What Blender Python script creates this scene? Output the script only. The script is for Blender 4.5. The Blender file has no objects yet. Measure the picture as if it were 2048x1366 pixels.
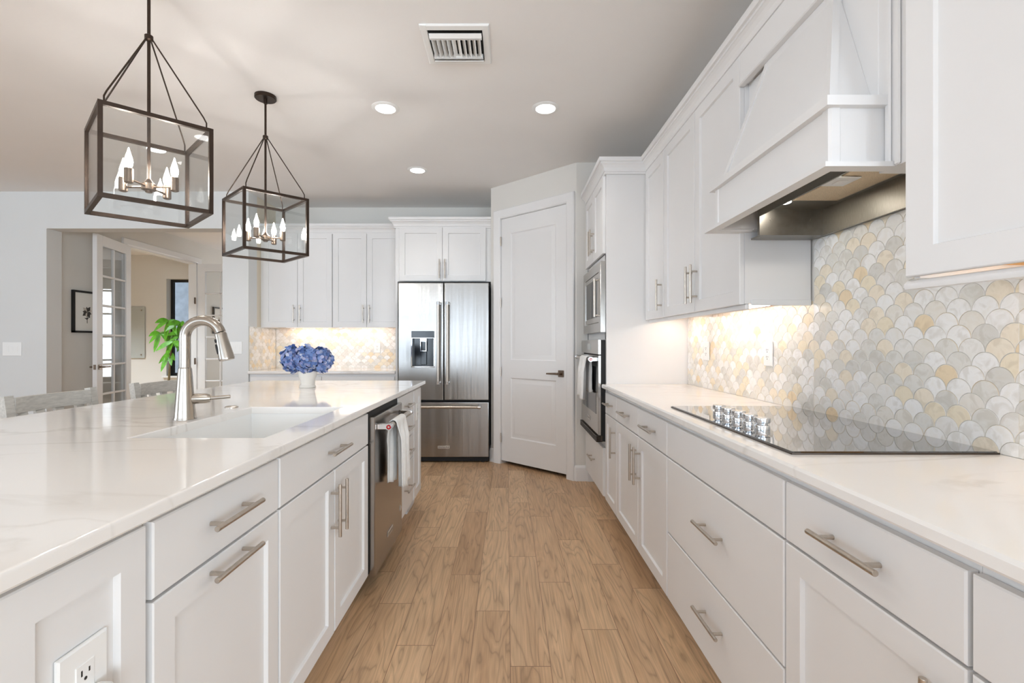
import bpy, bmesh, math, random
from mathutils import Vector as V
random.seed(7)
S = bpy.context.scene
COL = S.collection
PI = math.pi

# ------------------------------------------------------------------ camera, world, large lights, exposure
F, HC, CX, CY = 960.0, 1.195, 1014.0, 687.0          # focal (px of a 2048-wide frame), eye height, vanishing point
cam = bpy.data.objects.new('camera', bpy.data.cameras.new('camera'))
COL.objects.link(cam)
cam.location = (0, 0, HC)
cam.rotation_euler = (PI / 2, 0, 0)
cam.data.sensor_width = 36.0
cam.data.lens = F * 36.0 / 2048.0
cam.data.shift_x = (1024 - CX) / 2048.0
cam.data.shift_y = (CY - 683) / 2048.0
cam.data.clip_start = 0.02
S.camera = cam

W = bpy.data.worlds.new('sky'); S.world = W
W.use_nodes = True
wn = W.node_tree.nodes
wn['Background'].inputs[0].default_value = (0.62, 0.78, 1.0, 1)
wn['Background'].inputs[1].default_value = 2.2

S.view_settings.view_transform = 'Standard'
S.view_settings.look = 'None'
S.view_settings.gamma = 1.0
S.view_settings.use_curve_mapping = False
S.view_settings.exposure = 0.34
S.cycles.use_denoising = True
S.cycles.max_bounces = 9
S.cycles.diffuse_bounces = 5
S.cycles.glossy_bounces = 5
S.cycles.transparent_max_bounces = 24
S.cycles.sample_clamp_indirect = 6.0
S.cycles.caustics_reflective = False
S.cycles.caustics_refractive = False

def area(name, loc, size, power, rot, col=(1, 1, 1)):
    l = bpy.data.lights.new(name, 'AREA'); l.shape = 'RECTANGLE'
    l.size, l.size_y = size; l.energy = power; l.color = col
    o = bpy.data.objects.new(name, l); COL.objects.link(o)
    o.location = loc; o.rotation_euler = rot
    return o
# daylight entering through the glazed openings of the great room behind the camera and the foyer
area('daylight_sliding_doors', (-3.2, -5.12, 1.3), (5.0, 2.3), 125, (PI/2+1.0, 0, 0), (0.80, 0.91, 1.0))
area('daylight_side_windows', (-8.4, -1.0, 1.5), (4.0, 1.8), 80, (PI/2+.8, 0, -PI/2), (0.80, 0.91, 1.0))
area('island_front_fill', (2.6, -4.6, 1.35), (3.4, 2.2), 185, (PI/2+.55, 0, math.radians(34)), (0.80, 0.91, 1.0))  # fill light added to brighten the island fronts, its windows are invented
area('daylight_front_door', (-3.4, 10.3, 1.4), (0.8, 1.7), 26, (-PI/2, 0, 0), (0.95, 0.97, 1.0))

# ------------------------------------------------------------------ helpers
def lin(c):
    return tuple((x / 12.92 if x <= 0.04045 else ((x + 0.055) / 1.055) ** 2.4) for x in [v / 255.0 for v in c]) + (1.0,)

class MB:
    def __init__(s): s.v = []; s.f = []; s.m = []
    def add(s, vs, fs, mi=0):
        b = len(s.v); s.v += [tuple(p) for p in vs]
        for f in fs: s.f.append(tuple(b + i for i in f)); s.m.append(mi)
        return s
    def box(s, x0, x1, y0, y1, z0, z1, mi=0, fr=None):
        if x0 > x1: x0, x1 = x1, x0
        if y0 > y1: y0, y1 = y1, y0
        if z0 > z1: z0, z1 = z1, z0
        vs = [(x, y, z) for z in (z0, z1) for y in (y0, y1) for x in (x0, x1)]
        if fr: vs = [fr(*p) for p in vs]
        return s.add(vs, [(0, 2, 3, 1), (4, 5, 7, 6), (0, 1, 5, 4), (2, 6, 7, 3), (0, 4, 6, 2), (1, 3, 7, 5)], mi)
    def bbox(s, x0, x1, y0, y1, z0, z1, b=0.003, mi=0, fr=None):   # box with chamfered edges
        if x0 > x1: x0, x1 = x1, x0
        if y0 > y1: y0, y1 = y1, y0
        if z0 > z1: z0, z1 = z1, z0
        b = min(b, (x1-x0)*.45, (y1-y0)*.45, (z1-z0)*.45)
        ring = []
        for z, i in ((z0, b), (z0+b, 0), (z1-b, 0), (z1, b)):
            X0, X1, Y0, Y1 = x0+i, x1-i, y0+i, y1-i
            c = 0 if i else b
            if i: r = [(X0+0, Y0, z), (X0, Y0, z), (X1, Y0, z), (X1, Y0, z), (X1, Y1, z), (X1, Y1, z), (X0, Y1, z), (X0, Y1, z)]
            else: r = [(X0, Y0+b, z), (X0+b, Y0, z), (X1-b, Y0, z), (X1, Y0+b, z), (X1, Y1-b, z), (X1-b, Y1, z), (X0+b, Y1, z), (X0, Y1-b, z)]
            ring.append(r)
        q = [p for r in ring for p in r]
        if fr: q = [fr(*p) for p in q]
        fs = []
        for k in range(3):
            for i in range(8):
                j = (i+1) % 8
                fs.append((k*8+i, k*8+j, k*8+8+j, k*8+8+i))
        fs.append((7, 5, 3, 1)); fs.append((24+1, 24+3, 24+5, 24+7))
        return s.add(q, fs, mi)
    def tube(s, pts, r, n=12, cap=True, mi=0):
        pts = [V(p) for p in pts]; m = len(pts)
        rs = r if isinstance(r, (list, tuple)) else [r]*m
        t0 = (pts[1]-pts[0]).normalized()
        a = V((0, 0, 1)) if abs(t0.z) < .9 else V((1, 0, 0))
        nx = (a - t0*a.dot(t0)).normalized()
        vs, fs = [], []
        for i in range(m):
            t = (pts[min(i+1, m-1)] - pts[max(i-1, 0)]).normalized()
            nx = (nx - t*nx.dot(t)).normalized(); ny = t.cross(nx)
            for k in range(n):
                an = 2*PI*k/n
                vs.append(pts[i] + (nx*math.cos(an) + ny*math.sin(an))*rs[i])
        for i in range(m-1):
            for k in range(n):
                l = (k+1) % n
                fs.append((i*n+k, i*n+l, (i+1)*n+l, (i+1)*n+k))
        if cap:
            fs.append(tuple(range(n-1, -1, -1))); fs.append(tuple((m-1)*n+k for k in range(n)))
        return s.add(vs, fs, mi)
    def rod(s, p, q, r, n=12, mi=0): return s.tube([p, q], r, n, True, mi)
    def bar(s, p, q, w, up=(0, 0, 1), h=None, mi=0):      # square-section bar
        p, q = V(p), V(q); t = (q-p).normalized(); up = V(up)
        if abs(t.dot(up)) > .95: up = V((1, 0, 0))
        a = t.cross(up).normalized(); b = a.cross(t); h = h or w
        vs = [c + a*i*w/2 + b*j*h/2 for c in (p, q) for i, j in ((-1, -1), (1, -1), (1, 1), (-1, 1))]
        return s.add(vs, [(3, 2, 1, 0), (4, 5, 6, 7), (0, 1, 5, 4), (1, 2, 6, 5), (2, 3, 7, 6), (3, 0, 4, 7)], mi)
    def lathe(s, prof, c, n=28, axis='z', mi=0):
        vs, fs = [], []; m = len(prof)
        for (r, z) in prof:
            for k in range(n):
                a = 2*PI*k/n; x, y = r*math.cos(a), r*math.sin(a)
                p = {'z': (x, y, z), 'x': (z, x, y), 'y': (x, z, y)}[axis]
                vs.append((c[0]+p[0], c[1]+p[1], c[2]+p[2]))
        for i in range(m-1):
            for k in range(n):
                l = (k+1) % n
                fs.append((i*n+k, i*n+l, (i+1)*n+l, (i+1)*n+k))
        if prof[0][0] > 1e-6: fs.append(tuple(range(n-1, -1, -1)))
        if prof[-1][0] > 1e-6: fs.append(tuple((m-1)*n+k for k in range(n)))
        return s.add(vs, fs, mi)
    def prism(s, poly, z0, z1, mi=0, fr=None):
        n = len(poly)
        vs = [(x, y, z0) for x, y in poly] + [(x, y, z1) for x, y in poly]
        if fr: vs = [fr(*p) for p in vs]
        return s.add(vs, [tuple(range(n-1, -1, -1)), tuple(range(n, 2*n))] + [(i, (i+1) % n, n+(i+1) % n, n+i) for i in range(n)], mi)
    def panel(s, o, u, v, n, w, h, rings, back=True, mi=0):
        """rectangular panel: rings are (inset, depth along n); the last ring is capped"""
        o, u, v, n = V(o), V(u), V(v), V(n)
        vs, fs = [], []
        for i, d in rings:
            for a, b in ((i, i), (w-i, i), (w-i, h-i), (i, h-i)):
                vs.append(o + u*a + v*b + n*d)
        m = len(rings)
        for k in range(m-1):
            for j in range(4):
                l = (j+1) % 4
                fs.append((k*4+j, k*4+l, k*4+4+l, k*4+4+j))
        if back: fs.append((3, 2, 1, 0))
        b = (m-1)*4; fs.append((b, b+1, b+2, b+3))
        return s.add(vs, fs, mi)
    def sweep(s, prof, path, fr=lambda a, b, c: (a, b, c), side=1, mi=0):
        """profile (offset, height) swept along a 2-D polyline with mitred corners"""
        m, n = len(path), len(prof)
        P = [V((p[0], p[1])) for p in path]
        nr = []
        for i in range(m-1):
            t = (P[i+1]-P[i]).normalized(); nr.append(V((-t.y, t.x))*side)
        vs, fs = [], []
        for i in range(m):
            if i == 0: mm = nr[0]
            elif i == m-1: mm = nr[-1]
            else: mm = (nr[i-1]+nr[i])/(1+nr[i-1].dot(nr[i]))
            for a, b in prof:
                q = P[i] + mm*a
                vs.append(fr(q.x, q.y, b))
        for i in range(m-1):
            for k in range(n):
                l = (k+1) % n
                fs.append((i*n+k, i*n+l, (i+1)*n+l, (i+1)*n+k))
        fs.append(tuple(range(n-1, -1, -1))); fs.append(tuple((m-1)*n+k for k in range(n)))
        return s.add(vs, fs, mi)

ORG = {}
def obj(name, mb, mats, parent=None, loc=None, ang=35, solid=None):
    og = V(ORG[parent.name]) if parent else V(loc or (0, 0, 0))
    me = bpy.data.meshes.new(name)
    me.from_pydata([tuple(V(p)-og) for p in mb.v], [], mb.f)
    for m in (mats if isinstance(mats, (list, tuple)) else [mats]): me.materials.append(m)
    me.polygons.foreach_set('material_index', mb.m)
    bm = bmesh.new(); bm.from_mesh(me)
    bmesh.ops.recalc_face_normals(bm, faces=bm.faces); bm.to_mesh(me); bm.free()
    me.shade_smooth(); me.set_sharp_from_angle(angle=math.radians(ang))
    o = bpy.data.objects.new(name, me); COL.objects.link(o)
    if parent: o.parent = parent
    else: o.location = og
    ORG[o.name] = og
    wn_ = o.modifiers.new('face_weighted_normals', 'WEIGHTED_NORMAL'); wn_.keep_sharp = True; wn_.weight = 80
    if solid:
        md = o.modifiers.new('thickness', 'SOLIDIFY'); md.thickness = solid; md.offset = 0
    return o
def tag(o, label, cat, group=None):
    o['label'] = label; o['category'] = cat
    if group: o['group'] = group
    return o
def thing(name, label, cat, loc, group=None):
    o = bpy.data.objects.new(name, None); COL.objects.link(o); o.location = loc
    o.empty_display_size = .05
    ORG[o.name] = V(loc)
    return tag(o, label, cat, group)
def struct(name, mb, mats, loc=None, parent=None, **k):
    o = obj(name, mb, mats, parent, loc, **k)
    if not parent: o['kind'] = 'structure'
    return o
def text_part(name, txt, size, o, u, v, n, mat, parent, depth=.0006):
    c = bpy.data.curves.new(name, 'FONT'); c.body = txt; c.size = size; c.align_x = 'CENTER'; c.align_y = 'CENTER'
    c.resolution_u = 3
    t = bpy.data.objects.new(name, c); COL.objects.link(t)
    bpy.context.view_layer.update()
    me = t.to_mesh(); vs = [tuple(p.co) for p in me.vertices]; fs = [tuple(p.vertices) for p in me.polygons]
    t.to_mesh_clear(); bpy.data.objects.remove(t); bpy.data.curves.remove(c)
    o, u, v, n = V(o), V(u), V(v), V(n)
    mb = MB(); mb.add([o + u*p[0] + v*p[1] + n*depth for p in vs], fs)
    return obj(name, mb, mat, parent)

# ------------------------------------------------------------------ materials
def nodes(name):
    m = bpy.data.materials.new(name); m.use_nodes = True
    nt = m.node_tree; return m, nt, nt.nodes['Principled BSDF'], nt.nodes, nt.links
def N(nt, kind, **kw):
    n = nt.nodes.new(kind)
    for k, v in kw.items(): setattr(n, k, v)
    return n
def ramp(nt, stops, interp='LINEAR'):
    r = nt.nodes.new('ShaderNodeValToRGB'); r.color_ramp.interpolation = interp
    while len(r.color_ramp.elements) < len(stops): r.color_ramp.elements.new(1.0)
    for e, (p, c) in zip(r.color_ramp.elements, stops): e.position = p; e.color = c
    return r
def noise_mat(name, rgb, rough=.5, metal=0., var=.04, scale=6., bump=0., bscale=200., stretch=(1, 1, 1), spec=.5, coat=0.):
    m, nt, b, nd, ln = nodes(name)
    tc = N(nt, 'ShaderNodeTexCoord'); mp = N(nt, 'ShaderNodeMapping'); mp.inputs['Scale'].default_value = stretch
    ns = N(nt, 'ShaderNodeTexNoise'); ns.inputs['Scale'].default_value = scale; ns.inputs['Detail'].default_value = 4
    ln.new(tc.outputs['Object'], mp.inputs[0]); ln.new(mp.outputs[0], ns.inputs['Vector'])
    c = lin(rgb); lo = tuple(x*(1-var) for x in c[:3])+(1,); hi = tuple(min(1, x*(1+var)) for x in c[:3])+(1,)
    r = ramp(nt, [(.3, lo), (.7, hi)]); ln.new(ns.outputs[0], r.inputs[0]); ln.new(r.outputs[0], b.inputs['Base Color'])
    b.inputs['Roughness'].default_value = rough; b.inputs['Metallic'].default_value = metal
    b.inputs['Specular IOR Level'].default_value = spec
    b.inputs['Coat Weight'].default_value = coat
    if bump:
        n2 = N(nt, 'ShaderNodeTexNoise'); n2.inputs['Scale'].default_value = bscale; n2.inputs['Detail'].default_value = 3
        ln.new(mp.outputs[0], n2.inputs['Vector'])
        bp = N(nt, 'ShaderNodeBump'); bp.inputs['Strength'].default_value = bump; bp.inputs['Distance'].default_value = .002
        ln.new(n2.outputs[0], bp.inputs['Height']); ln.new(bp.outputs[0], b.inputs['Normal'])
    return m

M = {}
M['cab'] = noise_mat('painted_cabinet_white', (230, 229, 228), .38, var=.012, scale=3, spec=.4)
M['trim'] = noise_mat('trim_white', (232, 231, 230), .4, var=.01, scale=3)
M['wall'] = noise_mat('wall_paint', (222, 219, 213), .75, var=.012, scale=2, bump=.12, bscale=160, spec=.25)
M['wallw'] = noise_mat('great_room_wall_paint', (219, 220, 219), .75, var=.012, scale=2, bump=.12, bscale=160, spec=.25)
M['ceil'] = noise_mat('ceiling_paint', (238, 236, 234), .8, var=.012, scale=2, bump=.15, bscale=120, spec=.2)
M['plastic'] = noise_mat('white_plastic', (240, 240, 238), .35, var=.01)
M['porcelain'] = noise_mat('white_porcelain', (242, 242, 240), .12, var=.01)
M['ceramic'] = noise_mat('vase_ceramic', (232, 226, 216), .45, var=.03, scale=12)
M['nickel'] = noise_mat('brushed_nickel', (196, 187, 176), .3, 1., var=.06, scale=60, stretch=(1, 1, 1), bump=.05, bscale=300)
M['nickel_faucet'] = noise_mat('faucet_nickel', (172, 164, 154), .24, 1., var=.05, scale=60)
M['chrome'] = noise_mat('polished_chrome', (225, 226, 228), .06, 1., var=.01)
M['bronze'] = noise_mat('dark_bronze', (62, 50, 42), .38, .75, var=.15, scale=25)
M['brass'] = noise_mat('aged_nickel', (128, 112, 98), .3, 1., var=.08, scale=30)
M['black'] = noise_mat('black_gloss', (10, 10, 12), .1, var=.1)
M['blackm'] = noise_mat('black_matte', (16, 15, 15), .6, var=.2)
M['dark'] = noise_mat('dark_recess', (40, 36, 33), .7, var=.15)
M['rubber'] = noise_mat('button_rubber', (25, 25, 26), .5, var=.1)
M['red'] = noise_mat('medallion_red', (176, 22, 32), .25, var=.08)
M['linerm'] = noise_mat('hood_liner_steel', (150, 146, 138), .38, 1., var=.08, scale=40, stretch=(1, 8, 1))
M['towel'] = noise_mat('white_terry_cloth', (238, 237, 234), .95, var=.03, scale=40, bump=.9, bscale=420, spec=.1)
M['greywood'] = noise_mat('grey_washed_wood', (190, 187, 180), .6, var=.14, scale=22, stretch=(5, 1, 5), bump=.3, bscale=60)
M['maple'] = noise_mat('raw_maple_underside', (226, 168, 92), .55, var=.1, scale=14, stretch=(1, 6, 1))
M['paper'] = noise_mat('mat_board', (238, 235, 228), .85, var=.01)
M['ink'] = noise_mat('print_ink', (66, 62, 58), .8, var=.35, scale=40)
M['inkl'] = noise_mat('print_petal', (205, 196, 184), .8, var=.1, scale=40)
M['leaf'] = noise_mat('plant_leaf', (92, 158, 38), .4, var=.3, scale=18)
M['stem'] = noise_mat('plant_stem', (112, 96, 66), .7, var=.2, scale=30)
M['pot'] = noise_mat('pot_ceramic', (205, 203, 198), .45, var=.05)
M['soil'] = noise_mat('potting_soil', (52, 40, 32), .95, var=.3, scale=60)
M['stucco'] = noise_mat('exterior_stucco', (214, 218, 222), .9, var=.12, scale=9, bump=.6, bscale=40)
M['screen'] = noise_mat('board_frosted_glass', (186, 190, 186), .12, var=.02)
M['steel_dark'] = noise_mat('vent_dark_steel', (90, 82, 76), .35, 1., var=.1)
M['badge'] = noise_mat('badge_plate', (206, 202, 196), .3, .6, var=.03)
M['clearplastic'] = noise_mat('vent_dark', (12, 12, 12), .8, var=.1)
M['lead'] = noise_mat('lead_came', (70, 72, 74), .4, .8, var=.1)
M['sofa'] = noise_mat('great_room_dark', (96, 92, 88), .8, var=.2)

def steel(name, rgb=(196, 193, 188), wavy=.25, rough=.2, axis=(9, 9, .35)):
    m, nt, b, nd, ln = nodes(name)
    tc = N(nt, 'ShaderNodeTexCoord')
    mp = N(nt, 'ShaderNodeMapping'); mp.inputs['Scale'].default_value = axis
    ns = N(nt, 'ShaderNodeTexNoise'); ns.inputs['Scale'].default_value = .9; ns.inputs['Detail'].default_value = 2.5
    ln.new(tc.outputs['Object'], mp.inputs[0]); ln.new(mp.outputs[0], ns.inputs['Vector'])
    mp2 = N(nt, 'ShaderNodeMapping'); mp2.inputs['Scale'].default_value = (3, 3, 900)
    n2 = N(nt, 'ShaderNodeTexNoise'); n2.inputs['Scale'].default_value = 1.; n2.inputs['Detail'].default_value = 2
    ln.new(tc.outputs['Object'], mp2.inputs[0]); ln.new(mp2.outputs[0], n2.inputs['Vector'])
    c = lin(rgb)
    r = ramp(nt, [(.3, tuple(x*.9 for x in c[:3])+(1,)), (.7, c)]); ln.new(n2.outputs[0], r.inputs[0]); ln.new(r.outputs[0], b.inputs['Base Color'])
    b.inputs['Metallic'].default_value = 1.; b.inputs['Roughness'].default_value = rough
    bp = N(nt, 'ShaderNodeBump'); bp.inputs['Strength'].default_value = wavy; bp.inputs['Distance'].default_value = .012
    ln.new(ns.outputs[0], bp.inputs['Height'])
    bq = N(nt, 'ShaderNodeBump'); bq.inputs['Strength'].default_value = .06; bq.inputs['Distance'].default_value = .001
    ln.new(n2.outputs[0], bq.inputs['Height']); ln.new(bp.outputs[0], bq.inputs['Normal']); ln.new(bq.outputs[0], b.inputs['Normal'])
    return m
M['steel'] = steel('brushed_stainless', (166, 163, 159), .6, .25)
M['steel_dw'] = steel('dishwasher_stainless', (168, 162, 156), .04, .2)
M['steel_oven'] = steel('oven_stainless', (190, 186, 180), .04, .2)

def quartz():
    m, nt, b, nd, ln = nodes('white_quartz_with_faint_veins')
    tc = N(nt, 'ShaderNodeTexCoord')
    mp = N(nt, 'ShaderNodeMapping'); mp.inputs['Rotation'].default_value = (0, 0, .9); mp.inputs['Scale'].default_value = (1, 2.2, 1)
    ns = N(nt, 'ShaderNodeTexNoise'); ns.inputs['Scale'].default_value = 1.3; ns.inputs['Detail'].default_value = 7; ns.inputs['Distortion'].default_value = 1.1
    ln.new(tc.outputs['Object'], mp.inputs[0]); ln.new(mp.outputs[0], ns.inputs['Vector'])
    r = ramp(nt, [(.47, lin((240, 237, 233))), (.5, lin((222, 217, 211))), (.53, lin((241, 238, 234)))])
    n2 = N(nt, 'ShaderNodeTexNoise'); n2.inputs['Scale'].default_value = 1.; n2.inputs['Detail'].default_value = 3
    r2 = ramp(nt, [(.45, (0, 0, 0, 1)), (.62, (1, 1, 1, 1))]); ln.new(tc.outputs['Object'], n2.inputs['Vector']); ln.new(n2.outputs[0], r2.inputs[0])
    mx = N(nt, 'ShaderNodeMix', data_type='RGBA'); mx.inputs['A'].default_value = lin((240, 237, 233))
    ln.new(r2.outputs[0], mx.inputs['Factor']); ln.new(ns.outputs[0], r.inputs[0]); ln.new(r.outputs[0], mx.inputs['B'])
    ln.new(mx.outputs['Result'], b.inputs['Base Color'])
    b.inputs['Roughness'].default_value = .07; b.inputs['Specular IOR Level'].default_value = .6
    return m
M['quartz'] = quartz()

def floor_mat():
    m, nt, b, nd, ln = nodes('wood_look_plank_tile')
    L = ln.new
    def mth(op, a, bb=None, c=None):
        n = N(nt, 'ShaderNodeMath', operation=op)
        for i, x in enumerate((a, bb, c)):
            if x is None: continue
            if isinstance(x, (int, float)): n.inputs[i].default_value = x
            else: L(x, n.inputs[i])
        return n.outputs[0]
    tc = N(nt, 'ShaderNodeTexCoord'); sp = N(nt, 'ShaderNodeSeparateXYZ'); L(tc.outputs['Object'], sp.inputs[0])
    pw, pl = .15, .915
    xs = mth('DIVIDE', mth('SUBTRACT', sp.outputs[0], .012), pw)
    row = mth('FLOOR', xs); fx = mth('FRACT', xs)
    # third-offset running bond with a little randomness
    wn1 = N(nt, 'ShaderNodeTexWhiteNoise', noise_dimensions='1D'); L(row, wn1.inputs['W'])
    off = mth('ADD', mth('MULTIPLY', row, .36), mth('MULTIPLY', wn1.outputs[0], .1))
    ys = mth('ADD', mth('DIVIDE', sp.outputs[1], pl), off)
    col = mth('FLOOR', ys); fy = mth('FRACT', ys)
    cb = N(nt, 'ShaderNodeCombineXYZ'); L(row, cb.inputs[0]); L(col, cb.inputs[1])
    wn2 = N(nt, 'ShaderNodeTexWhiteNoise', noise_dimensions='2D'); L(cb.outputs[0], wn2.inputs['Vector'])
    # grain coordinates, shifted per plank
    g = N(nt, 'ShaderNodeCombineXYZ')
    L(mth('ADD', mth('MULTIPLY', sp.outputs[0], 9.), mth('MULTIPLY', wn2.outputs[0], 91.)), g.inputs[0])
    L(mth('MULTIPLY', sp.outputs[1], 1.1), g.inputs[1]); L(mth('MULTIPLY', wn2.outputs[0], 37.), g.inputs[2])
    n1 = N(nt, 'ShaderNodeTexNoise'); n1.inputs['Scale'].default_value = 1.1; n1.inputs['Detail'].default_value = 2; n1.inputs['Distortion'].default_value = .6
    L(g.outputs[0], n1.inputs['Vector'])
    rings = mth('FRACT', mth('MULTIPLY', n1.outputs[0], 9.))
    tri = mth('ABSOLUTE', mth('SUBTRACT', rings, .5))
    rr = ramp(nt, [(0.0, (.0, .0, .0, 1)), (.10, (.6, .6, .6, 1)), (.5, (1, 1, 1, 1))]); L(tri, rr.inputs[0])
    g2 = N(nt, 'ShaderNodeCombineXYZ')
    L(mth('ADD', mth('MULTIPLY', sp.outputs[0], 160.), mth('MULTIPLY', wn2.outputs[0], 50.)), g2.inputs[0]); L(mth('MULTIPLY', sp.outputs[1], 5.), g2.inputs[1])
    n2 = N(nt, 'ShaderNodeTexNoise'); n2.inputs['Scale'].default_value = 1.; n2.inputs['Detail'].default_value = 4; L(g2.outputs[0], n2.inputs['Vector'])
    n3 = N(nt, 'ShaderNodeTexNoise'); n3.inputs['Scale'].default_value = 1.; n3.inputs['Detail'].default_value = 2
    g3 = N(nt, 'ShaderNodeCombineXYZ'); L(mth('ADD', mth('MULTIPLY', sp.outputs[0], 14.), mth('MULTIPLY', wn2.outputs[0], 77.)), g3.inputs[0]); L(mth('MULTIPLY', sp.outputs[1], 1.6), g3.inputs[1])
    L(g3.outputs[0], n3.inputs['Vector'])
    base = ramp(nt, [(0., lin((166, 131, 98))), (.35, lin((191, 155, 119))), (.7, lin((210, 176, 139))), (1., lin((180, 144, 108)))]); 
    L(mth('ADD', mth('MULTIPLY', n3.outputs[0], .6), mth('MULTIPLY', wn2.outputs[0], .45)), base.inputs[0])
    f1 = mth('ADD', .68, mth('MULTIPLY', rr.outputs[0], .36))
    f2 = mth('ADD', .66, mth('MULTIPLY', n2.outputs[0], .68))
    tone = mth('MULTIPLY', f1, f2)
    # joints
    ex = mth('MINIMUM', fx, mth('SUBTRACT', 1., fx)); ey = mth('MINIMUM', fy, mth('SUBTRACT', 1., fy))
    jx = mth('GREATER_THAN', mth('MULTIPLY', ex, pw), .0011); jy = mth('GREATER_THAN', mth('MULTIPLY', ey, pl), .0014)
    j = mth('MULTIPLY', jx, jy)
    sc = N(nt, 'ShaderNodeVectorMath', operation='SCALE'); L(base.outputs[0], sc.inputs[0]); L(tone, sc.inputs['Scale'])
    mx = N(nt, 'ShaderNodeMix', data_type='RGBA'); mx.inputs['A'].default_value = lin((128, 98, 74))
    L(j, mx.inputs['Factor']); L(sc.outputs[0], mx.inputs['B']); L(mx.outputs['Result'], b.inputs['Base Color'])
    b.inputs['Roughness'].default_value = .36; b.inputs['Specular IOR Level'].default_value = .4
    bp = N(nt, 'ShaderNodeBump'); bp.inputs['Strength'].default_value = .25; bp.inputs['Distance'].default_value = .001
    L(mth('ADD', mth('MULTIPLY', n2.outputs[0], .3), j), bp.inputs['Height']); L(bp.outputs[0], b.inputs['Normal'])
    return m
M['floor'] = floor_mat()

def tile_mat():
    m, nt, b, nd, ln = nodes('fish_scale_stone')
    ge = N(nt, 'ShaderNodeNewGeometry')
    r = ramp(nt, [(0, lin((246, 245, 243))), (.32, lin((238, 236, 232))), (.44, lin((222, 220, 214))), (.57, lin((230, 228, 222))), (.69, lin((242, 232, 214))), (.79, lin((240, 229, 206))), (.89, lin((236, 232, 224))), (.95, lin((237, 218, 186)))], 'CONSTANT')
    ln.new(ge.outputs['Random Per Island'], r.inputs[0])
    tc = N(nt, 'ShaderNodeTexCoord'); ad = N(nt, 'ShaderNodeVectorMath', operation='ADD'); 
    mu = N(nt, 'ShaderNodeMath', operation='MULTIPLY'); mu.inputs[1].default_value = 90; ln.new(ge.outputs['Random Per Island'], mu.inputs[0])
    ln.new(tc.outputs['Object'], ad.inputs[0]); ln.new(mu.outputs[0], ad.inputs[1])
    ns = N(nt, 'ShaderNodeTexNoise'); ns.inputs['Scale'].default_value = 22; ns.inputs['Detail'].default_value = 6; ns.inputs['Distortion'].default_value = .8
    ln.new(ad.outputs[0], ns.inputs['Vector'])
    r2 = ramp(nt, [(.38, (.84, .82, .78, 1)), (.5, (1, 1, 1, 1)), (.66, (.95, .93, .89, 1))]); ln.new(ns.outputs[0], r2.inputs[0])
    mx = N(nt, 'ShaderNodeMix', data_type='RGBA', blend_type='MULTIPLY'); mx.inputs['Factor'].default_value = .75
    ln.new(r.outputs[0], mx.inputs['A']); ln.new(r2.outputs[0], mx.inputs['B']); ln.new(mx.outputs['Result'], b.inputs['Base Color'])
    b.inputs['Roughness'].default_value = .3
    return m
M['tile'] = tile_mat()
M['grout'] = noise_mat('pale_grout', (198, 191, 181), .9, var=.03)

def petal_mat():
    m, nt, b, nd, ln = nodes('hydrangea_petal')
    ge = N(nt, 'ShaderNodeNewGeometry')
    r = ramp(nt, [(0, lin((70, 96, 152))), (.3, lin((98, 126, 180))), (.55, lin((122, 146, 194))), (.75, lin((144, 146, 188))), (.9, lin((182, 186, 204))), (1, lin((60, 88, 150)))])
    ln.new(ge.outputs['Random Per Island'], r.inputs[0]); ln.new(r.outputs[0], b.inputs['Base Color'])
    b.inputs['Roughness'].default_value = .6
    return m
M['petal'] = petal_mat()
M['petaldark'] = noise_mat('hydrangea_core', (24, 34, 76), .8, var=.2, scale=60)

def emit(name, rgb, s):
    m, nt, b, nd, ln = nodes(name)
    b.inputs['Base Color'].default_value = (1, 1, 1, 1)
    b.inputs['Emission Color'].default_value = rgb + (1,); b.inputs['Emission Strength'].default_value = s
    return m
M['can'] = emit('downlight_lens', (1., .98, .96), 9.)
M['bulb'] = emit('candle_bulb_glow', (1., .95, .90), 150.)
M['strip'] = emit('under_cabinet_led', (1., .975, .94), 10.5)
M['strip_back'] = emit('back_wall_led', (1., .97, .93), 8.)
M['hoodlamp'] = emit('hood_lamp', (1., .94, .86), 40.)

def glass(name, tint=(1, 1, 1), boost=1.0, rough=0.0):
    m, nt, b, nd, ln = nodes(name)
    out = nd['Material Output']; nd.remove(b)
    tr = N(nt, 'ShaderNodeBsdfTransparent'); tr.inputs[0].default_value = tint + (1,)
    gl = N(nt, 'ShaderNodeBsdfGlossy'); gl.inputs['Roughness'].default_value = rough
    ge = N(nt, 'ShaderNodeNewGeometry'); dt = N(nt, 'ShaderNodeVectorMath', operation='DOT_PRODUCT')
    ln.new(ge.outputs['Normal'], dt.inputs[0]); ln.new(ge.outputs['Incoming'], dt.inputs[1])
    def mth(op, x, y):
        k = N(nt, 'ShaderNodeMath', operation=op)
        for i, v in enumerate((x, y)):
            if isinstance(v, (int, float)): k.inputs[i].default_value = v
            elif v is not None: ln.new(v, k.inputs[i])
        k.use_clamp = op == 'MULTIPLY'
        return k.outputs[0]
    c = mth('SUBTRACT', 1.0, mth('ABSOLUTE', dt.outputs['Value'], None))
    f = mth('MULTIPLY', mth('ADD', mth('MULTIPLY', mth('POWER', c, 5.0), .96), .04), boost)   # reflectance of clear glass
    mx = N(nt, 'ShaderNodeMixShader')
    ln.new(f, mx.inputs[0]); ln.new(tr.outputs[0], mx.inputs[1]); ln.new(gl.outputs[0], mx.inputs[2]); ln.new(mx.outputs[0], out.inputs[0])
    return m
M['glass'] = glass('clear_glass', (.97, .98, .98))
M['glassd'] = glass('door_glass', (.93, .94, .94), 1.3)
M['cooktop'] = noise_mat('black_ceramic_glass', (24, 22, 21), .035, var=.1, spec=1.0, coat=1.0)

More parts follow.
